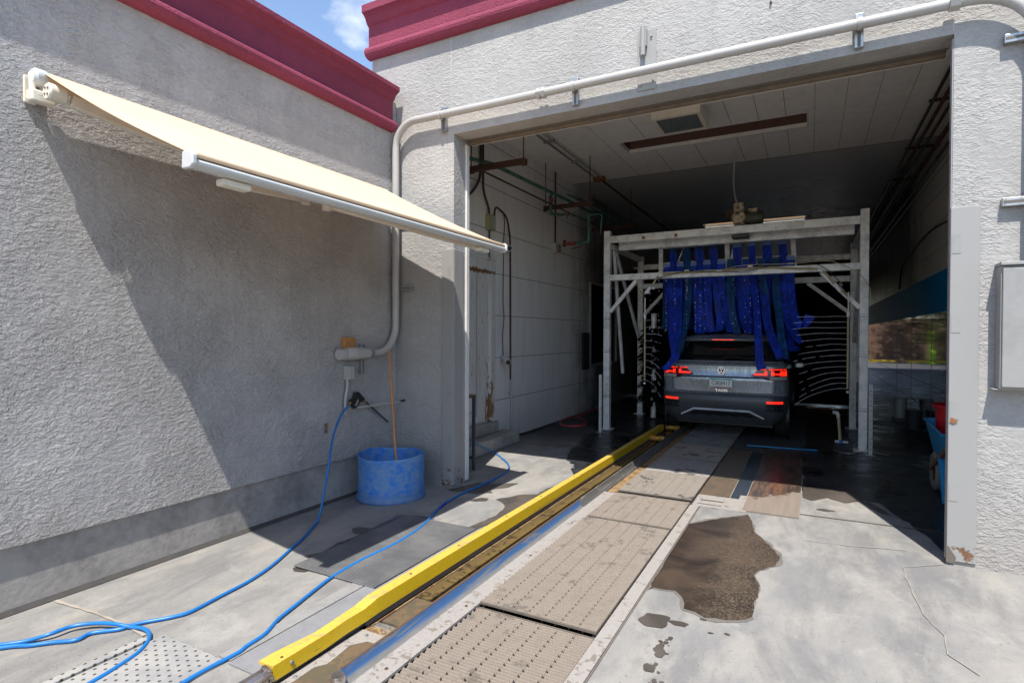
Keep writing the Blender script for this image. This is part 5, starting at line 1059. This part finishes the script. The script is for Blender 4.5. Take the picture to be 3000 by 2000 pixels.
MB().tube([(-3.50, 8.45, 3.87), (-3.46, 8.9, 3.88), (-3.42, 13., 3.92)], .024, 10).build('main_pipe', 'greenpipe', gp, smooth=True)
MB().tube([(-3.78, 6.1, 3.72), (-3.80, 8.7, 3.75), (-3.8, 12, 3.8)], .013, 8).build('side_pipe', 'brownpipe', gp, smooth=True)
MB().tube([(-3.86, 5.85, 3.83), (-3.86, 5.85, 3.2)], .026, 10).build('drop_pipe', 'greenpipe', gp, smooth=True)
MB().tube(smoothp([(-3.86, 5.86, 3.25), (-3.85, 5.86, 2.95), (-3.9, 5.86, 2.9), (-4.0, 5.86, 2.88)]), .012, 8).build('thin_drop', 'greenpipe', gp, smooth=True)
MB().tube(smoothp([(-3.797,8.500,3.931),(-3.828,8.500,3.877),(-3.823,8.500,3.703),(-3.806,8.500,3.596),(-3.660,8.500,3.572),(-3.495,8.500,3.565)], 5), .026, 10).build('bypass', 'greenpipe', gp, smooth=True)
MB().tube([(-3.793,8.460,3.845),(-3.797,8.460,3.779)], .030, 10).build('red_band', 'redvalve', gp, smooth=True)
MB().bar((-3.485,8.400,3.592), (-3.498,8.400,3.472), .02, .03).build('valve_lever', 'rusthook', gp)
MB().tube(smoothp([(-3.495,8.500,3.565),(-3.414,8.500,3.576),(-3.374,8.500,3.600),(-3.454,8.500,3.533),(-3.293,8.500,3.508),(-3.174,8.500,3.515),(-2.950,8.500,3.506),(-2.944,8.500,3.392),(-2.958,8.500,3.191)], 5), .009, 8).build('thin_drop', 'greenpipe', gp, smooth=True)
MB().tube(smoothp([(-3.452,9.300,3.703),(-3.451,9.300,3.541),(-3.449,9.300,3.297),(-3.471,9.300,3.227),(-3.579,9.300,3.221),(-3.667,9.300,3.221)], 5), .030, 10).build('drop_pipe', 'greenpipe', gp, smooth=True)
MB().tube([(-3.697,9.320,3.224),(-3.908,9.320,3.228)], .032, 10).build('red_hose_end', 'redvalve', gp, smooth=True)
MB().tube([(-3.916,9.320,3.295),(-3.924,9.320,3.181)], .03, 10).build('cap', 'rustbar', gp, smooth=True)
MB().bar((-3.756,9.250,3.118), (-3.581,9.250,3.147), .015, .015).build('valve_lever', 'rustbar', gp)
t_ = thing('ceiling_conduit', 'pair of grey conduits strapped to the ceiling above the green pipes', 'conduit', (-3.5, 8, CE))
for x in (-3.55, -3.44): MB().tube([(x, BY + .02, CE - .022), (x, 9.9, CE - .022)], .014, 8).build('conduit', 'conduit' if x > -3.5 else 'galv', t_, smooth=True)
B((-3.6, 9.9, CE - .06), (-3.40, 10.05, CE - .001)).build('box', 'rusthook', t_); MB().tube([(-3.5, 10.05, CE - .022), (-3.55, 20, CE - .022)], .018, 8).build('conduit', 'rustbar', t_, smooth=True)
for y in (7.7, 8.8): B((-3.59, y, CE - .045), (-3.41, y + .03, CE - .001)).build('strap', 'galv', t_)
# ceiling pipes at the right corner
t_ = thing('corner_pipes', 'bundle of dark pipes under the ceiling along the right tunnel wall', 'pipes', (1.5, 7, 4.3))
for x, z, rr, mt in ((1.30, 4.47, .02, 'cable'), (1.38, 4.42, .024, 'brownpipe'), (1.47, 4.40, .02, 'cable'), (1.55, 4.30, .028, 'rustbar'), (1.63, 4.05, .012, 'conduit'), (1.62, 4.2, .02, 'cable')): MB().tube([(x, BY + .05, z), (x - .02, 24, z)], rr, 8).build('pipe', mt, t_, smooth=True)
for y in (6.5, 8.5, 10.5, 12.5): B((1.26, y, 4.47), (1.69, y + .03, 4.50)).build('strut', 'rustbar', t_)
tag(MB().tube(smoothp([(TR - .015, 9.9, 3.22), (TR - .015, 11.2, 3.28), (TR - .015, 12.8, 3.2), (TR - .015, 14.2, 3.05), (TR - .015, 14.6, 2.6)], 6), .014, 8).build('wall_cable', 'cable', smooth=True), 'black cable sagging across the upper right tunnel wall', 'cable')
# ceiling lamp
cl = thing('ceiling_lamp', 'boxy cream ceiling lamp with a frosted lens, unlit, near the bay head', 'lamp', (-1.45, 7.4, CE))
B((-1.80, 7.06, 4.31), (-1.20, 7.66, CE - .001)).build('housing', 'cream', cl, bev=.004); B((-1.75, 7.11, 4.300), (-1.25, 7.61, 4.309)).build('lens', 'lampglass', cl)
f = MB(); f.box((-1.80, 7.06, 4.298), (-1.75, 7.66, 4.3095)); f.box((-1.25, 7.06, 4.298), (-1.20, 7.66, 4.3095)); f.box((-1.75, 7.06, 4.298), (-1.25, 7.11, 4.3095)); f.box((-1.75, 7.61, 4.298), (-1.25, 7.66, 4.3095)); f.build('lens_frame', 'cream', cl)

# ================================================================ RIGHT SIDE: wheelbarrow, tubs, bucket
wbr = thing('wheelbarrow', 'blue wheelbarrow with a grey tyre half hidden behind the right jamb', 'wheelbarrow', (1.35, 6.9, 0))
vs = []; ks = [(1.10, 6.55, 7.45, .66), (1.16, 6.72, 7.28, .36), (1.22, 6.85, 7.15, .22)]
tr_ = MB()
def tray(off):
    out = []
    for (xa, ya, yb, z) in ks:
        xb = 1.35 + (1.35 - xa) * .93; out.append([(xa + off, ya + off, z), (xb - off, ya + off, z), (xb - off, yb - off, z + (.04 if z > .5 else 0)), (xa + off, yb - off, z + (.04 if z > .5 else 0))])
    return out
for off, fl in ((0, 0), (.008, 1)):
    L = tray(off); b0 = len(tr_.v)
    for l in L: tr_.v += l
    for i in range(2):
        for j in range(4): tr_.f.append((b0 + i * 4 + j, b0 + i * 4 + (j + 1) % 4, b0 + (i + 1) * 4 + (j + 1) % 4, b0 + (i + 1) * 4 + j))
    tr_.f.append(tuple(b0 + 8 + j for j in range(4)))
for j in range(4): tr_.f.append((j, (j + 1) % 4, 12 + (j + 1) % 4, 12 + j))
tr_.build('tray', 'bluetray', wbr)
L = tray(0)[0]; MB().tube([Vector(L[i % 4]) for i in range(5)], .014, 8).build('rim', 'bluetray', wbr, smooth=True)
MB().lathe([(.10, -.035), (.17, -.045), (.195, -.03), (.203, 0), (.195, .03), (.17, .045), (.10, .035)], (1.17, 7.15, .205), 36, 'x', True).build('tyre', simple('worn_grey_tyre', (.20, .185, .16), .8, dirt=.4), wbr, smooth=True)
MB().lathe([(0, -.03), (.10, -.03), (.10, .03), (0, .03)], (1.17, 7.15, .205), 20, 'x').build('wheel_rim', 'rustbar', wbr)
for x in (1.13, 1.50): MB().bar((x, 6.52, .02), (x, 6.75, .42), .05, .04).build('leg', 'bluetray', wbr); MB().bar((x, 6.30, .62), (x, 7.2, .22), .04, .04).build('handle', 'joist', wbr)
t_ = thing('plastic_tub', 'red plastic tub standing in the blue wheelbarrow', 'tub', (1.34, 7.05, .4))
MB().lathe([(0, .29), (.17, .29), (.20, .62), (.205, .84), (.232, .845), (.236, .875), (.222, .88), (.198, .86), (.19, .62), (.165, .31), (0, .30)], (1.35, 7.15, 0.02), 32).build('tub', 'redplastic', t_, smooth=True)
t_ = thing('plastic_bucket', 'dull white plastic bucket standing by the wet right tunnel wall', 'bucket', (1.52, 12.6, 0))
MB().lathe([(0, .01), (.095, .01), (.11, .36), (.118, .362), (.118, .385), (0, .39)], (1.50, 12.7, .05), 24).build('body', 'greytile', t_, smooth=True)
B((1.38, 12.56, 0.005), (1.62, 12.84, .058)).build('stand', 'seam', t_)
t_ = thing('plastic_bucket', 'dark grey bucket beside the dull white one by the right wall', 'bucket', (1.5, 11.6, 0))
MB().lathe([(0, .01), (.10, .01), (.12, .33), (.125, .34), (0, .345)], (1.56, 11.6, .0), 24).build('body', 'cladding', t_, smooth=True)
# ================================================================ BLACK BRUSHES
def wrap(x, y, z0, z1, r, lab, seed, pale=False):
    t_ = thing('wash_brush', lab, 'wash brush', (x, y, 0), 'upright black foam brushes beside the lane')
    MB().tube([(x, y, .03), (x, y, z1 + .3)], .05, 12).build('shaft', 'gantry', t_, smooth=True)
    rr = random.Random(seed); mb = MB(); n_ = 0
    z = z0
    while z < z1:
        for i in range(15):
            a = rr.uniform(0, 2 * pi); L = r * rr.uniform(.8, 1.1); dz = -.10 * rr.uniform(.2, 1.4)
            d = Vector((cos(a), sin(a), 0)); mb.ribbon([Vector((x, y, z)) + d * .04, Vector((x, y, z + .02)) + d * L * .5, Vector((x, y, z + dz)) + d * L], .055, .006, (-d.y, d.x, .3))
        z += .075
    mb.build('bristles', 'brush', t_)
wrap(-2.62, 10.6, .35, 1.7, .30, 'black foam brush at the left of the car, catching pale light', 1)
wrap(-2.5, 14.6, .3, 2.3, .7, 'black foam brush far left behind the car', 3)
t_ = thing('foam_curtain', 'black hanging foam curtain, widened to block exit light beyond the car', 'wash curtain', (-1.2, 14.5, 3))  # curtain widened to keep the bright exit out of direct view
for i in range(36):
    x = -4.08 + i * .14; MB().ribbon(smoothp([(x, 14.4 + .05 * (i % 3), 3.3), (x + .01, 14.4 + .05 * (i % 3), 2.2), (x, 14.4 + .06 * (i % 3), 1.0 + .05 * (i % 4)), (x + .02, 14.45, .04)], 3), .16, .01).build('foam_strip', 'brush', t_)
MB().bar((-4.1, 14.45, 3.32), (.92, 14.45, 3.32), .1).build('beam', 'gantry', t_)
for x in (-3.25, .85): B((x - .05, 14.4, .01), (x + .05, 14.5, 3.27)).build('post', 'gantry', t_)

# ================================================================ CAR
CX, CY = -1.20, 8.99
car = thing('suv', 'wet grey compact SUV seen from behind with its rear lights lit', 'car', (CX, CY, 0))
# level: z, rear y, front y, half width, corner radius rear, rear bow
LV = [(.24, .16, 4.1, .74, .16, .03), (.33, .085, 4.25, .845, .20, .035), (.42, .035, 4.38, .895, .24, .045), (.52, .008, 4.42, .912, .26, .055), (.60, 0., 4.44, .918, .27, .055), (.675, .004, 4.44, .918, .26, .055), (.705, .030, 4.44, .916, .25, .05),
      (.725, .062, 4.43, .915, .24, .045), (.80, .058, 4.42, .917, .24, .045), (.90, .045, 4.40, .918, .24, .05), (.945, .040, 4.36, .917, .24, .05), (.985, .062, 4.30, .913, .235, .05), (1.08, .070, 4.0, .902, .23, .05), (1.13, .068, 3.45, .89, .22, .05), (1.165, .10, 3.35, .872, .21, .045), (1.205, .135, 3.25, .850, .20, .045),
      (1.215, .150, 3.22, .842, .20, .045), (1.30, .215, 3.0, .80, .19, .045), (1.40, .290, 2.75, .752, .18, .045), (1.49, .355, 2.5, .705, .17, .045),
      (1.505, .365, 2.48, .700, .17, .045), (1.55, .41, 2.40, .668, .17, .045), (1.585, .47, 2.3, .62, .17, .04), (1.61, .60, 2.2, .54, .17, .04), (1.625, .85, 2.0, .40, .16, .03), (1.632, 1.2, 1.8, .2, .1, .02)]
NR, NC, NS, NF = 14, 6, 20, 8
def ring(l):
    z, yr, yf, hw, r, bow = l; pts = []
    rf = min(.45, hw * .9)
    def ry(x): return yr + bow * (x / hw) ** 2 * 0.8
    for i in range(NR): x = -(hw - r) + 2 * (hw - r) * i / (NR - 1); pts.append((x, ry(x)))
    y0 = ry(hw - r)
    for i in range(1, NC + 1): a = pi / 2 * i / NC; pts.append((hw - r + r * sin(a), y0 + r * (1 - cos(a))))
    for i in range(1, NS + 1): pts.append((hw, y0 + r + (yf - rf - y0 - r) * i / NS))
    for i in range(1, NC + 1): a = pi / 2 * i / NC; pts.append((hw - rf + rf * cos(a), yf - rf + rf * sin(a)))
    for i in range(1, NF): pts.append((hw - rf - 2 * (hw - rf) * i / NF, yf))
    for i in range(NC): a = pi / 2 * i / NC; pts.append((-(hw - rf) - rf * sin(a), yf - rf + rf * cos(a)))
    for i in range(NS): pts.append((-hw, yf - rf - (yf - rf - y0 - r) * i / NS))
    for i in range(NC): a = pi / 2 * i / NC; pts.append((-(hw - r) - r * cos(a), y0 + r - r * sin(a)))
    return [(CX + x, CY + y, z) for x, y in pts]
RG = [ring(l) for l in LV]; NN = len(RG[0])
def lev(z):
    for i in range(len(LV) - 1):
        if LV[i][0] <= z <= LV[i + 1][0]: t = (z - LV[i][0]) / (LV[i + 1][0] - LV[i][0]); return [LV[i][k_] * (1 - t) + LV[i + 1][k_] * t for k_ in range(6)]
    return LV[-1]
def srf(x, z, off=0.):
    """point on the tail of the body at offset x from the centre line, pushed out by off"""
    z_, yr, yf, hw, r, bow = lev(z); ax = abs(x); xm = hw - r
    if ax <= xm: y = yr + bow * .8 * (x / hw) ** 2; n_ = Vector((0, -1, 0))
    else:
        q = min(1., (ax - xm) / r); y = yr + bow * .8 * (xm / hw) ** 2 + r * (1 - sqrt(max(0, 1 - q * q))); n_ = Vector((math.copysign(q, x), -sqrt(max(0, 1 - q * q)), 0)); 
    return Vector((CX + x, CY + y, z)) + n_ * off
def shell(i0, i1, sel=lambda j: True):
    mb = MB(); 
    for i in range(i0, i1 + 1): mb.v += RG[i]
    for i in range(i1 - i0):
        for j in range(NN):
            if sel(j): mb.f.append((i * NN + j, i * NN + (j + 1) % NN, (i + 1) * NN + (j + 1) % NN, (i + 1) * NN + j))
    return mb
idx = {l[0]: i for i, l in enumerate(LV)}
bump_ = shell(0, idx[.705]); bump_.f.append(tuple(range(NN))[::-1]); bp = bump_.build('bumper', 'cladding', car, smooth=True)
body = shell(idx[.705], idx[1.205]); body.build('body', 'carpaint', car, smooth=True)
# greenhouse: pillars in paint, glass elsewhere
sg0 = NR + NC; sg1 = sg0 + NS
def is_pillar(j): return j == NR - 1 or (NR <= j < NR + NC) or (j % NN) >= NN - NC or (sg0 + 6 <= j <= sg0 + 6) or (sg0 + 13 <= j <= sg0 + 13) or (NN - NC - 8 <= j <= NN - NC - 8)
i0, i1 = idx[1.205], idx[1.505]
shell(i0, i1, lambda j: is_pillar(j)).build('pillar', 'black', car, smooth=True)
shell(i0, i1, lambda j: j < NR - 1).build('rear_window', 'glassdark', car, smooth=True)
run = []
for j in range(NR, NN + 1):
    if j < NN and not is_pillar(j): run.append(j)
    elif run: rs = set(run); shell(i0, i1, lambda q: q in rs).build('windscreen' if any(sg1 + NC <= q < sg1 + NC + NF for q in run) else 'side_window', 'glassdark', car, smooth=True); run = []
top_ = shell(i1, len(LV) - 1); k_ = len(LV) - 1 - i1; top_.f.append(tuple(k_ * NN + j for j in range(NN))); rf_ = top_.build('roof', 'carpaint', car, smooth=True)
def band(xs, zlo, zhi, off, name, mat, parent, th=.006, nz=2, **kw):
    mb = MB(); k = len(xs); 
    for i, x in enumerate(xs):
        a, b = zlo[i], zhi[i]
        for o2 in (off + th, off):
            for q in range(nz + 1): z = a + (b - a) * q / nz; mb.v.append(tuple(srf(x, z, o2)))
    m_ = 2 * (nz + 1)
    for i in range(k - 1):
        for q in range(nz): mb.f.append((i * m_ + q, (i + 1) * m_ + q, (i + 1) * m_ + q + 1, i * m_ + q + 1)); mb.f.append((i * m_ + nz + 1 + q, i * m_ + nz + 2 + q, (i + 1) * m_ + nz + 2 + q, (i + 1) * m_ + nz + 1 + q))
        mb.f.append((i * m_, i * m_ + nz + 1, (i + 1) * m_ + nz + 1, (i + 1) * m_)); mb.f.append((i * m_ + nz, (i + 1) * m_ + nz, (i + 1) * m_ + 2 * nz + 1, i * m_ + 2 * nz + 1))
    for i in (0, k - 1):
        for q in range(nz): mb.f.append((i * m_ + q, i * m_ + q + 1, i * m_ + nz + 2 + q, i * m_ + nz + 1 + q))
    return mb.build(name, mat, parent, smooth=True, **kw)
def lin(a, b, n): return [a + (b - a) * i / (n - 1) for i in range(n)]
# rear glass black surround and spoiler
sp = MB(); 
for i in range(21):
    x = -.64 + 1.28 * i / 20; c_ = 1 - (abs(x) / .66) ** 4 * .5
    sp.v += [(CX + x, CY + .235 + .16 * (x / .64) ** 2 + .10 * (abs(x) / .64) ** 8, 1.523 - .028 * (x / .64) ** 2), (CX + x, CY + .245 + .16 * (x / .64) ** 2 + .10 * (abs(x) / .64) ** 8, 1.545 - .026 * (x / .64) ** 2), (CX + x, CY + .62, 1.602 - .06 * (x / .64) ** 2), (CX + x, CY + .62, 1.50)]
for i in range(20):
    for j in range(4): sp.f.append((i * 4 + j, i * 4 + (j + 1) % 4, (i + 1) * 4 + (j + 1) % 4, (i + 1) * 4 + j))
sp.f += [(0, 1, 2, 3), (83, 82, 81, 80)]
spo = sp.build('spoiler', 'carpaint', rf_, smooth=True)
B((CX - .16, CY + .228, 1.520), (CX + .16, CY + .236, 1.532)).build('brake_light', emit('brake_strip', (1, .05, .03), .5), spo)
# wiper
wp = MB().tube([srf(.0, 1.235, .02), srf(.06, 1.262, .03), srf(.20, 1.262, .025), srf(.48, 1.235, .02)], .009, 6).build('wiper', 'black', car, smooth=True)
# tailgate seams
for (a, b, za, zb) in ((-.745, -.745, .76, .93), (.745, .745, .76, .93)):
    MB().tube([srf(a, za, .0005), srf(b, zb, .0005)], .004, 6).build('tailgate_seam', 'black', car)
MB().tube([srf(x, z, .0005) for x, z in ((-.745, .76), (-.70, .735), (-.60, .7275), (-.3, .7265), (0, .7265), (.3, .7265), (.60, .7275), (.70, .735), (.745, .76))], .004, 6).build('tailgate_seam', 'black', car)
band(lin(-.62, .62, 21), [.950] * 21, [.972] * 21, .0015, 'tailgate_groove', 'black', car, .002)
band(lin(-.845, .845, 25), [1.165] * 25, [1.178] * 25, .001, 'tailgate_groove', 'cladding', car, .003)
# tail lamps
for s in (-1, 1):
    xs = [s * v for v in lin(.42, .895, 17)]
    zlo = [.985 if abs(x) < .5 else (.975 if abs(x) < .60 else .945 - 0.0 * x) for x in xs]; zlo = [.988 - .055 * min(1, max(0, (abs(x) - .42) / .25)) for x in xs]
    zhi = [1.0 + .105 * min(1, max(0, (abs(x) - .42) / .13)) for x in xs]
    hl = band(xs, zlo, zhi, .002, 'tail_lamp', 'lensdark', car, .012, nz=3)
    for (a, b, z1_, z2_, sk) in ((.50, .625, 1.083, 1.098, 0), (.66, .875, 1.083, 1.098, 0), (.455, .60, 1.002, 1.030, .0), (.60, .64, 1.0, 1.066, 0), (.69, .73, 1.0, 1.066, 0), (.73, .80, 1.012, 1.036, 0), (.80, .88, .998, 1.070, 0)):
        x_ = [s * v for v in lin(a, b, 5)]; band(x_, [z1_] * 5, [z2_] * 5, .0145, 'lit_segment', 'redlight', hl, .003, nz=1)
    x_ = [s * v for v in lin(.675, .885, 6)]; band(x_, [.940] * 6, [.985] * 6, .0145, 'clear_lens', 'lensclear', hl, .002, nz=1)
    x_ = [s * v for v in lin(.635, .845, 7)]; rfl = band(x_, [.590] * 7, [.622] * 7, .002, 'bumper_reflector', 'redlight', car, .008, nz=1)  # bumper reflector given a glow of its own
    x_ = [s * v for v in lin(.62, .86, 7)]; band(x_, [.47] * 7, [.575] * 7, .0005, 'vent_recess', 'black', car, .002, nz=1)
# plate with writing
pl_ = B((CX - .165, CY - .010, .785), (CX + .165, CY + .035, .942)).build('number_plate', 'plate', car, bev=.004)
B((CX - .158, CY - .0115, .918), (CX + .158, CY - .0102, .936)).build('top_band', 'plateteal', pl_)
B((CX - .158, CY - .0113, .802), (CX + .158, CY - .0102, .822)).build('lower_band', 'plateyellow', pl_)
hp = [(-.158, .7905), (-.158, .803), (-.12, .808), (-.09, .803), (-.05, .812), (-.02, .806), (.03, .809), (.08, .803), (.158, .801), (.158, .7905)]
MB().prism([(CX + x, CY - .0124, z) for x, z in hp], (0, .001, 0)).build('hills', 'platepurple', pl_)
text_mesh('CSK8417', .088, 'plate_lettering', 'ink', pl_, (CX, CY - .0130, .868), .0008, .80)
for x in (-.10, .11): B((CX + x - .012, CY - .0125, .922), (CX + x + .012, CY - .0117, .930)).build('bolt', 'ink', pl_)
text_mesh('TAOS', .056, 'lettering', 'chrome', car, (CX, CY + .052, .752), .002, 1.25, .002)
# round emblem: ring with V over W
em = MB().lathe([(0, -.004), (.060, -.004), (.062, 0), (.060, .012), (0, .012)], (CX, CY + .055, 1.055), 36, 'y').build('emblem', 'black', car, smooth=True)
MB().lathe([(.050, -.004), (.059, -.004), (.059, .002), (.050, .002)], (CX, CY + .049, 1.055), 40, 'y', True).build('emblem_ring', 'chrome', em, smooth=True)
vw = MB(); ey = CY + .046
def seg(a, b): vw.bar((CX + a[0], ey, 1.055 + a[1]), (CX + b[0], ey, 1.055 + b[1]), .009, .004, (0, 1, 0))
seg((-.022, .046), (0, .006)); seg((.022, .046), (0, .006)); seg((-.045, .022), (-.022, -.040)); seg((-.022, -.040), (0, -.002)); seg((0, -.002), (.022, -.040)); seg((.022, -.040), (.045, .022))
vw.build('emblem_letters', 'chrome', em)
# silver skid trim of the bumper
xs = lin(-.60, .60, 25); zt_ = [.37 + .105 * min(1, max(0, (.60 - abs(x)) / .20)) for x in xs]
band(xs, [z - .028 for z in zt_], zt_, .004, 'skid_trim', 'skid', car, .012)
xs2 = lin(-.50, .50, 21); band(xs2, [.36] * 21, [min(.435, .36 + .0 + .07 * min(1, (.50 - abs(x)) / .12 + .02)) for x in xs2], .003, 'diffuser', 'black', car, .004)
for x in (-.28, -.09, .10, .29): band(lin(x - .05, x + .05, 5), [.345] * 5, [.372] * 5, .008, 'diffuser_fin', 'cladding', car, .008)
# wheels
for (x, y) in ((-.79, .80), (.79, .80), (-.79, 3.48), (.79, 3.48)):
    s = 1 if x > 0 else -1
    w_ = MB().lathe([(.21, -.105), (.30, -.108), (.335, -.09), (.345, -.05), (.345, .05), (.335, .09), (.30, .108), (.21, .105)], (CX + x + s * .03, CY + y, .352), 44, 'x', True).build('wheel', 'rubber', car, smooth=True)
    MB().lathe([(0, -.06), (.20, -.06), (.212, -.09), (.212, .09), (.20, .06), (0, .06)], (CX + x + s * .03, CY + y, .352), 28, 'x').build('rim', 'skid', w_, smooth=True)
    a_ = MB().lathe([(.355, -.02), (.42, -.02), (.42, .02), (.355, .02)], (CX + s * .905, CY + y, .36), 40, 'x', True)
    a_.build('wheel_arch', 'black', car)
    MB().lathe([(0, -.012), (.355, -.012), (.355, .012), (0, .012)], (CX + s * .905, CY + y, .36), 40, 'x').build('wheel_well', 'black', car)
B((CX - .70, CY + .3, .20), (CX + .70, CY + 4.1, .26)).build('underbody', 'black', car)
for s in (-1, 1): B((CX + s * .93, CY + 2.75, .98), (CX + s * 1.10, CY + 2.85, 1.10)).build('mirror', 'carpaint', car, bev=.03)
# small handle-like tape marks and leaf litter on the gratings
lt = MB(); r_ = random.Random(3)
for i in range(70):
    x = -1.70 + abs(r_.gauss(0, .28)); y = 4.6 + r_.gauss(0, .25)
    if x > -1.0: continue
    s_ = r_.uniform(.004, .012); a = r_.uniform(0, 6); z = .0245 if y < 4.605 else .0215
    lt.add([(x, y, z), (x + s_ * cos(a), y + s_ * sin(a), z + .002), (x + s_ * 1.6 * cos(a + .6), y + s_ * 1.6 * sin(a + .6), z + .001)], [(0, 1, 2)])
o = lt.build('leaf_litter', 'bark', kind='stuff'); o['label'] = 'dry brown leaf crumbs scattered on the gratings'; o['category'] = 'litter'

# ================================================================ BEYOND THE EXIT (seen in the wet wall)
B((-40, 46, .004), (40, 120, .02)).build('soil', 'soil', kind='structure')
B((-40, 31.05, .004), (40, 40, .008)).build('road', 'asphalt', kind='structure')
k_ = thing('kerb', 'low kerb with faded yellow paint beyond the tunnel exit', 'kerb', (0, 40, 0))
B((-30, 40.1, .0), (30, 40.35, .14)).build('kerb_stone', 'kerbyellow', k_)
B((-30, 44, 0), (30, 44.3, 2.7)).build('boundary_wall', 'brick'); bpy.data.objects['boundary_wall']['label'] = 'low brown block wall beyond the tunnel exit'; bpy.data.objects['boundary_wall']['category'] = 'wall'
fe = thing('fence', 'rust brown rail fence beyond the tunnel exit', 'fence', (0, 43, 0))
for z in (.5, 1.2, 1.7): B((-20, 43, z), (20, 43.05, z + .06)).build('rail', 'fence', fe)
for i in range(14): B((-20 + i * 3, 42.99, 0), (-19.92 + i * 3, 43.06, 1.75)).build('post', 'fence', fe)
t_ = thing('lime_post', 'lime green post beside the road beyond the exit', 'post', (-2.5, 38, 0)); B((-2.6, 38, 0), (-2.4, 38.15, 1.9)).build('post', 'hiviz', t_)
def tree(x, y, h, lab, seed):
    r_ = random.Random(seed); t_ = thing('tree', lab, 'tree', (x, y, 0), 'trees beyond the tunnel exit')
    tk_ = MB(); tk_.tube([(x, y, 0), (x + .1, y, h * .3), (x - .1, y + .1, h * .55)], [.26, .2, .13], 10)
    cl_ = []
    for i in range(7):
        a = r_.uniform(0, 6.3); e = (x + cos(a) * h * .3, y + sin(a) * h * .3, h * r_.uniform(.42, .95)); cl_.append(e); tk_.tube([(x, y, h * r_.uniform(.25, .5)), ((x + e[0]) / 2, (y + e[1]) / 2, e[2] * .7), e], [.1, .06, .02], 6)
    tk_.build('trunk', 'bark', t_)
    cr_ = MB()
    for i in range(2600):
        c_ = cl_[i % 7]; d = Vector((r_.gauss(0, 1), r_.gauss(0, 1), r_.gauss(0, .8))) * h * .11; p_ = Vector(c_) + d; a = r_.uniform(0, 6.3); s_ = .11
        u_ = Vector((cos(a), sin(a), r_.uniform(-.6, .6))) * s_; v_ = Vector((-sin(a), cos(a), r_.uniform(-.6, .6))) * s_ * .6
        cr_.add([p_ - u_, p_ + v_, p_ + u_, p_ - v_], [(0, 1, 2, 3)])
    cr_.build('crown', 'leaf', t_)
tree(-3.7, 38, 4.2, 'leafy tree beyond the exit, nearest the road', 1); tree(-2.5, 41.5, 5.2, 'leafy tree behind the exit, the tall middle one', 2); tree(-1.2, 39.2, 4.4, 'leafy tree behind the exit, the right one', 3)
